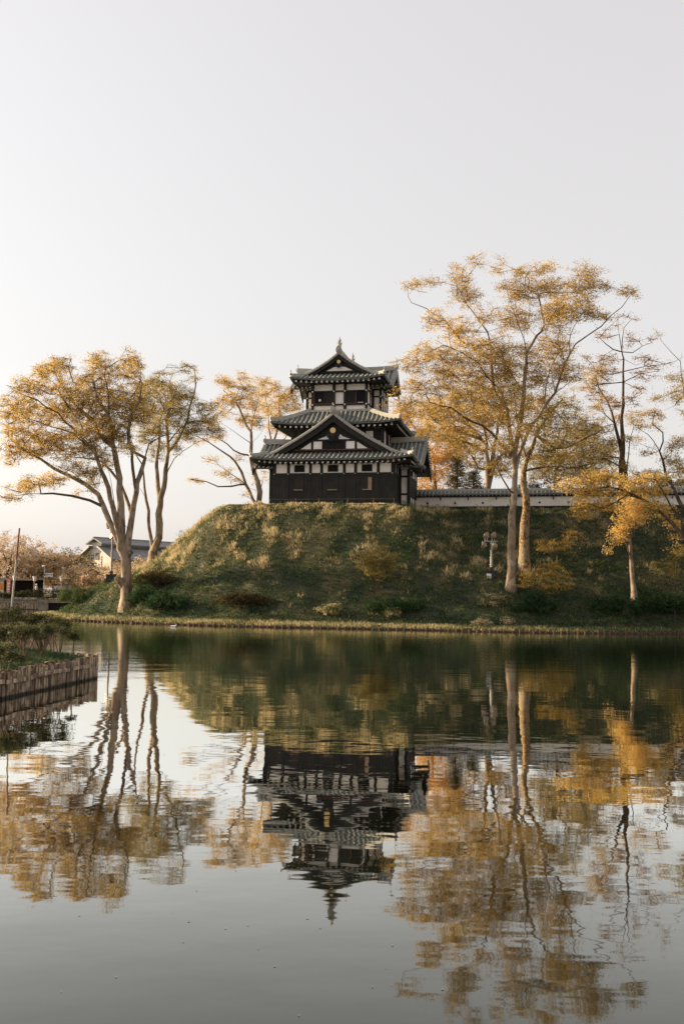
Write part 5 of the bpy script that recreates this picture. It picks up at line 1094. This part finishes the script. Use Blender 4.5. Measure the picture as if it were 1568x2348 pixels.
def person(label, x, Y, top, shirt, face=0.):
    """skinned figure standing on the bank"""
    b = at(*fF(x, 1000), Y); b[2] = 1.45; t = thing('person', label, 'person', b, face)
    J = [(0, 0, .92), (0, .0, 1.12), (0, .01, 1.36), (0, .01, 1.45), (0, -.01, 1.50), (0, -.01, 1.62), (0, 0, 1.68),
         (-.10, 0, .88), (-.11, -.02, .48), (-.11, .02, .08), (-.12, -.12, .04), (.10, 0, .88), (.12, .02, .48), (.12, .04, .08), (.12, -.10, .04),
         (-.19, .01, 1.38), (-.25, .02, 1.10), (-.24, -.10, .88), (-.23, -.14, .80), (.19, .01, 1.38), (.25, .02, 1.10), (.23, -.12, .90), (.22, -.17, .83)]
    E_ = [(0, 1), (1, 2), (2, 3), (3, 4), (4, 5), (5, 6), (0, 7), (7, 8), (8, 9), (9, 10), (0, 11), (11, 12), (12, 13), (13, 14), (2, 15), (15, 16), (16, 17), (17, 18), (2, 19), (19, 20), (20, 21), (21, 22)]
    Rr = [.14, .13, .14, .06, .055, .095, .06, .085, .06, .042, .035, .085, .06, .042, .035, .06, .045, .034, .03, .06, .045, .034, .03]
    me = D.meshes.new('body'); me.from_pydata(J, E_, []); me.materials.append(M['cloth_dark']); me.materials.append(M[shirt]); me.materials.append(M['skin'])
    o = D.objects.new('body', me); COL.objects.link(o); md = o.modifiers.new('skin', 'SKIN'); sv = me.skin_vertices
    if not sv:
        import bmesh
        bm = bmesh.new(); bm.from_mesh(me); bm.verts.layers.skin.verify(); bm.to_mesh(me); bm.free(); sv = me.skin_vertices
    for v_, r in zip(me.skin_vertices[0].data, Rr): v_.radius = (r, r * .85)
    me.skin_vertices[0].data[0].use_root = True; o.modifiers.new('sub', 'SUBSURF').levels = 1
    bpy.context.view_layer.update(); ev = o.evaluated_get(bpy.context.evaluated_depsgraph_get()); nm = D.meshes.new_from_object(ev); D.objects.remove(o)
    for pl in nm.polygons:
        c = pl.center; pl.material_index = 2 if c.z > 1.43 or (c.z < .87 and abs(c.x) > .19) else (1 if c.z > .93 or abs(c.x) > .2 else 0); pl.use_smooth = True
    if len(nm.materials) < 3:
        nm.materials.clear(); [nm.materials.append(M[k_]) for k_ in ('cloth_dark', shirt, 'skin')]
    nm.name = 'body'; ob = D.objects.new('body', nm); COL.objects.link(ob); ob.parent = t
    q = MB(); q.tube([(0, .02, 1.55), (0, .02, 1.62), (0, .02, 1.69), (0, .01, 1.735)], [.098, .108, .09, .03], 12); q.build('hair', 'hair' if top == 'hair' else top, t, smooth=True)
    return t
person('person in dark clothes standing behind the hedge near the pink banner', 218, 128, 'hair', 'cloth_dark', .3)
person('person in a grey striped top and pale hat beside the stall panel', 812, 127, 'paper', 'cloth_stripe', 2.6)
def bonbori(label, x, y, Y, m='paper', h=.64):
    p = fpt(x, y, Y); t = thing('paper_lantern', label, 'lantern', (p[0], p[1], p[2] - h / 2), .2, 'paper lanterns along the far bank')
    q = MB(); n = 6; vs = [(math.cos(i * math.pi / 3) * r, math.sin(i * math.pi / 3) * r, z) for z, r in ((0, .15), (h, .27)) for i in range(n)]
    q.add(vs, [tuple(range(n))[::-1], tuple(range(n, 2 * n))] + [(i, (i + 1) % n, n + (i + 1) % n, n + i) for i in range(n)]); q.build('shade', m, t)
    q = MB(); [q.tube([vs[i], vs[n + i]], .018, 4) for i in range(n)]; [q.tube([vs[a * n + i], vs[a * n + (i + 1) % n]], .018, 4) for a in (0, 1) for i in range(n)]; q.build('frame', 'red', t)
    q = MB(); q.tube([(0, 0, -(p[2] - h / 2 - 1.3)), (0, 0, 0)], .03, 6); q.build('post', 'oldwood', t); return t
bonbori('paper lantern behind the leaning pole on the far bank', 330, 812, 125); bonbori('paper lantern over the middle of the long stall', 772, 818, 125)
bonbori('paper lantern beside the white curtained stall', 1367, 822, 125)
pk = at(191, 1328, 125); bonbori('pink paper lantern nearest the mound', 1836, 822, 125, 'pink')
q = MB(); pts = [fpt(x, y, 125.2) for x, y in ((-120, 792), (330, 800), (772, 770), (1367, 775), (1836, 790))]
for dz in (0, -.25): q.tube([tuple(p_ + np.array([0, 0, dz])) for p_ in catmull(pts, 1.5)], .014, 4)
tag(q.build('lantern_cable', 'wire'), 'pair of cables strung between the paper lanterns', 'cable')
p = fpt(165, 905, 126.5); t = thing('banner', 'narrow pink and white vertical banner on a pole at the far bank', 'banner', (p[0], p[1], 1.4))
part('cloth', 'pink', lambda q: (q.box(0, .42, 0, .02, .4, 2.3)), t); part('stripes', 'paper', lambda q: [q.box(.06, .36, -.012, -.002, z, z + .16) for z in (.6, .95, 1.3, 1.65)], t); part('pole', 'metal', lambda q: q.tube([(-.03, 0, 0), (-.03, 0, 2.45)], .02, 6), t)
p = fpt(25, 890, 126); t = thing('banner', 'orange square banner on a post at the far left edge', 'banner', (p[0], p[1], 1.4))
part('cloth', 'orange', lambda q: q.box(-.6, .42, 0, .02, .95, 1.75), t); part('pole', 'oldwood', lambda q: q.tube([(0, .03, 0), (0, .03, 1.8)], .03, 6), t)
# boat hire sign on its lamp post
p = fpt(1075, 735, 124.6); t = thing('boat_sign', 'white board reading 貸ボート fixed to the lamp post over the far bank', 'sign', (p[0], p[1], p[2]))
part('board', 'signwhite', lambda q: q.box(-.57, .57, -.03, .03, -.25, .25), t)
cd = D.curves.new('lettering', 'FONT'); cd.body = '貸ボート'; cd.size = .30; cd.align_x = 'CENTER'; cd.align_y = 'CENTER'; cd.extrude = .003; cd.offset = .004
to = D.objects.new('tmp', cd); COL.objects.link(to); bpy.context.view_layer.update(); tm = D.meshes.new_from_object(to.evaluated_get(bpy.context.evaluated_depsgraph_get())); D.objects.remove(to)
tm.materials.clear(); tm.materials.append(M['ink']); tm.name = 'lettering'; lo = D.objects.new('lettering', tm); COL.objects.link(lo); lo.parent = t; lo.location = (0, -.036, 0); lo.rotation_euler = (math.pi / 2, 0, 0)
def street_lamp(label, x, ytop, Y, xb=None):
    p = fpt(x, ytop, Y); t = thing('street_lamp', label, 'street lamp', (p[0], p[1], 1.3), 0, 'small street lamps on the far bank'); H = p[2] - 1.3
    part('post', 'metal', lambda q: q.tube([(0, 0, 0), (.05, 0, H)], [.05, .03], 8), t); part('lamp_shade', 'white', lambda q: q.tube([(-.1, 0, H + .12), (-.1, 0, H + .06), (-.1, 0, H - .1)], [.1, .22, .12], 12), t)
street_lamp('street lamp whose post carries the white boat sign', 990, 540, 125); street_lamp('street lamp under the dark pine on the far bank', 1420, 590, 135); street_lamp('street lamp standing in front of the white gabled hall', 1790, 500, 138)

# ---- buildings beyond the far bank
O_ = at(221, 1300, 160); O_[2] = 1.45; L_ = 19; Wd = 7.2
hall = thing('storehouse_hall', 'white gabled hall with a raised grey ridge roof behind the left trees', 'building', O_, math.atan2(14.5, 10.4))
hz = at(150 * .184 + 163, 1191.7 + 450 * .184, 160)[2] - 1.45; ap = at(*fE(315, 222), 160)[2] - 1.45
part('wall', 'cream', lambda q: (q.prism([(-3.6, 0), (3.6, 0), (3.6, hz - .3), (1.1, hz + 1.35), (-1.1, hz + 1.35), (-3.6, hz - .3)], 'x', 0, L_), q.box(.0, L_, -1.05, 1.05, hz + 1.2, ap - .7)), hall)
part('roof', 'greyroof', lambda q: (q.prism([(-4.5, hz - .75), (-1.0, hz + 1.45), (-1.0, hz + 1.65), (-4.6, hz - .5)], 'x', -.7, L_ + .4), q.prism([(4.5, hz - .75), (4.6, hz - .5), (1.0, hz + 1.65), (1.0, hz + 1.45)], 'x', -.7, L_ + .4),
    q.prism([(-1.9, ap - 1.15), (0, ap - .25), (1.9, ap - 1.15), (1.95, ap - .95), (0, ap), (-1.95, ap - .95)], 'x', -.7, L_ + .4), q.box(-.8, L_ + .5, -.15, .15, ap - .1, ap + .12)), hall)
part('verge', 'cream', lambda q: (q.prism([(-4.55, hz - .85), (-1.0, hz + 1.4), (-1.0, hz + 1.6), (-4.65, hz - .6)], 'x', -.85, -.72), q.prism([(4.55, hz - .85), (4.65, hz - .6), (1.0, hz + 1.6), (1.0, hz + 1.4)], 'x', -.85, -.72)), hall)
part('window', 'concrete', lambda q: (q.box(-.05, -.02, -.7, .2, hz - .6, hz + .5), q.box(-.05, -.02, -1.35, -1.25, 0, hz)), hall)
for x in (4, 7, 10, 13): part('window', 'dark', lambda q: q.box(x, x + 1.4, -3.64, -3.6, hz - 2.4, hz - 1.2), hall)
O2 = at(414, 1300, 170); O2[2] = 1.45; h2 = at(414, 1240, 170)[2] - 1.45
hl2 = thing('gabled_house', 'small white gable peeping over the mound flank right of the long hall', 'building', O2, rad(20))
part('wall', 'cream', lambda q: q.prism([(-.8, 0), (5, 0), (5, h2 - 2.2), (.6, h2 - .1), (-.8, h2 - 1.2)], 'y', 0, 8), hl2)
part('roof', 'concrete', lambda q: (q.prism([(-1.6, h2 - 1.6), (.6, h2), (.6, h2 + .15), (-1.7, h2 - 1.4)], 'y', -.4, 8.3), q.prism([(.6, h2), (5.4, h2 - 2.3), (5.4, h2 - 2.1), (.6, h2 + .15)], 'y', -.4, 8.3)), hl2)

# ---- cherry trees and others beyond the far bank
def round_tree(name, label, u, vtop, Y, w, leaf, seed, tone=.5, H=None, R0=.25, dens=1., bark='barkdark', size=.11, spray=.8, z0=1.45, flatten=1., k=40):
    global rng; rng = np.random.default_rng(seed); b = at(u, 1300, Y); b[2] = z0; H = at(u, vtop, Y)[2] - z0; t = thing(name, label, 'tree', b); T = Tree(b)
    for i in range(5):
        a = i * 1.256 + rng.uniform(-.4, .4); r = w * .6; h0 = H * .18
        T.limb([b + [0, 0, h0], b + [math.cos(a) * r * .4, math.sin(a) * r * .4, H * .42], b + [math.cos(a) * r, math.sin(a) * r, H * rng.uniform(.6, .8)]], start=0)
    n = int(70 * dens * w * .5); g_ = rng.normal(0, 1, (n, 3)); g_ /= np.linalg.norm(g_, axis=1)[:, None]; g_ *= (rng.random(n) ** .4)[:, None]
    A = b + [0, 0, H * .62] + g_ * np.array([w, w, H * .38 * flatten]) * (1 + .22 * np.sin(3 * np.arctan2(g_[:, 1], g_[:, 0]) + seed))[:, None]; A[:, 2] = np.maximum(A[:, 2], z0 + H * .22)
    T.grow(A, .4); 
    T.radii(R0, .014); T.mesh(M[bark], t).matrix_parent_inverse = Matrix.Translation(-t.location)
    C = np.array([T.p[i] for i in T.tips]); leaves(C, k, spray, .14, size, M[leaf], t, 'crown', tone, .18).matrix_parent_inverse = Matrix.Translation(-t.location); return t
round_tree('cherry_tree', 'fading pink cherry tree at the left edge beyond the stalls', 12, 1222, 134, 5.4, 'leaf_blossom', 401, .62, dens=1.7)
round_tree('cherry_tree', 'cherry tree behind the leaning pole and lantern', 78, 1245, 137, 4.6, 'leaf_blossom', 402, .55, dens=1.7)
round_tree('cherry_tree', 'brown-leafed cherry tree behind the boat sign', 128, 1262, 140, 4.2, 'leaf_blossom', 403, .32, dens=1.8)
round_tree('cherry_tree', 'low cherry tree in front of the white gabled hall', 205, 1300, 132, 4.6, 'leaf_blossom', 404, .34, dens=1.6)
round_tree('cherry_tree', 'cherry tree between the hall and the big left trunk', 262, 1290, 128, 4.2, 'leaf_blossom', 405, .42, dens=1.3)
round_tree('cherry_tree', 'peach-coloured cherry tree behind the two-stemmed tree on the mound flank', 330, 1278, 124, 4.4, 'leaf_blossom', 406, .5, dens=1.3)
round_tree('pine_tree', 'broad dark pine left of the white gabled hall', 158, 1252, 150, 5.0, 'leaf_pine', 407, .6, dens=1.6, flatten=.8)
round_tree('autumn_tree', 'orange-leafed tree between the cherries and the dark pine', 140, 1290, 143, 2.6, 'leaf_amber', 408, .6, dens=1.6)
round_tree('pine_tree', 'small pine top showing over the mound flank left of its twin', 418, 1216, 150, 1.3, 'leaf_pine', 409, .5, dens=1.6, spray=.5, size=.08)
round_tree('pine_tree', 'larger pine top touching the mound silhouette', 446, 1210, 152, 2.2, 'leaf_pine', 410, .5, dens=1.8, spray=.6, size=.08)
round_tree('autumn_tree', 'hazy tree mass at the far left horizon', 60, 1275, 170, 8, 'leaf_blossom', 411, .3, dens=1.2)
round_tree('autumn_tree', 'brown tree filling the gap behind the boat sign post', 175, 1300, 165, 6, 'leaf_blossom', 412, .25, dens=1.4)

# ---------------------------------------------------------------- bird, floating petals
pbird = onz(401, 1437, 0.0); t = thing('waterbird', 'small white waterbird floating against the stake edging left of centre', 'bird', (pbird[0], pbird[1] - .45, 0), .2)
q = MB(); q.tube([(-.22, 0, .07), (-.15, 0, .06), (-.03, 0, .05), (.08, 0, .06), (.13, 0, .09), (.15, 0, .12), (.18, 0, .135), (.21, 0, .13)], [.01, .045, .075, .065, .04, .03, .032, .01], 10, ry=.85); q.build('body', 'bird', t, smooth=True)
q = MB(); q.tube([(.20, 0, .13), (.245, 0, .122)], [.012, .004], 6); q.build('beak', 'orange', t)
rng = np.random.default_rng(90); n = 110
y = np.exp(rng.uniform(np.log(6), np.log(62), n)); x = y * rng.uniform(-.36, .36, n); ok = sdf(x, y, JP) < -.3; x, y = x[ok], y[ok]; n = len(x)
cl = rng.random(n) < .5; x = np.where(cl, x, y * (-.02 + .12 * rng.normal(0, 1, n)))
a = rng.random(n) * 6.28; sz = (.003 + .004 * rng.random(n)) * (1 + y / 10)
V = np.stack([np.stack([x + np.cos(a + j * 1.2566) * sz, y + np.sin(a + j * 1.2566) * sz * .8, np.full(n, .006)], 1) for j in range(5)], 1)
g = npmesh('floating_petals', V.reshape(-1, 3), 5, M['petal']); struct(g, 'stuff'); tag(g, 'pale petals and specks floating on the water', 'petals')
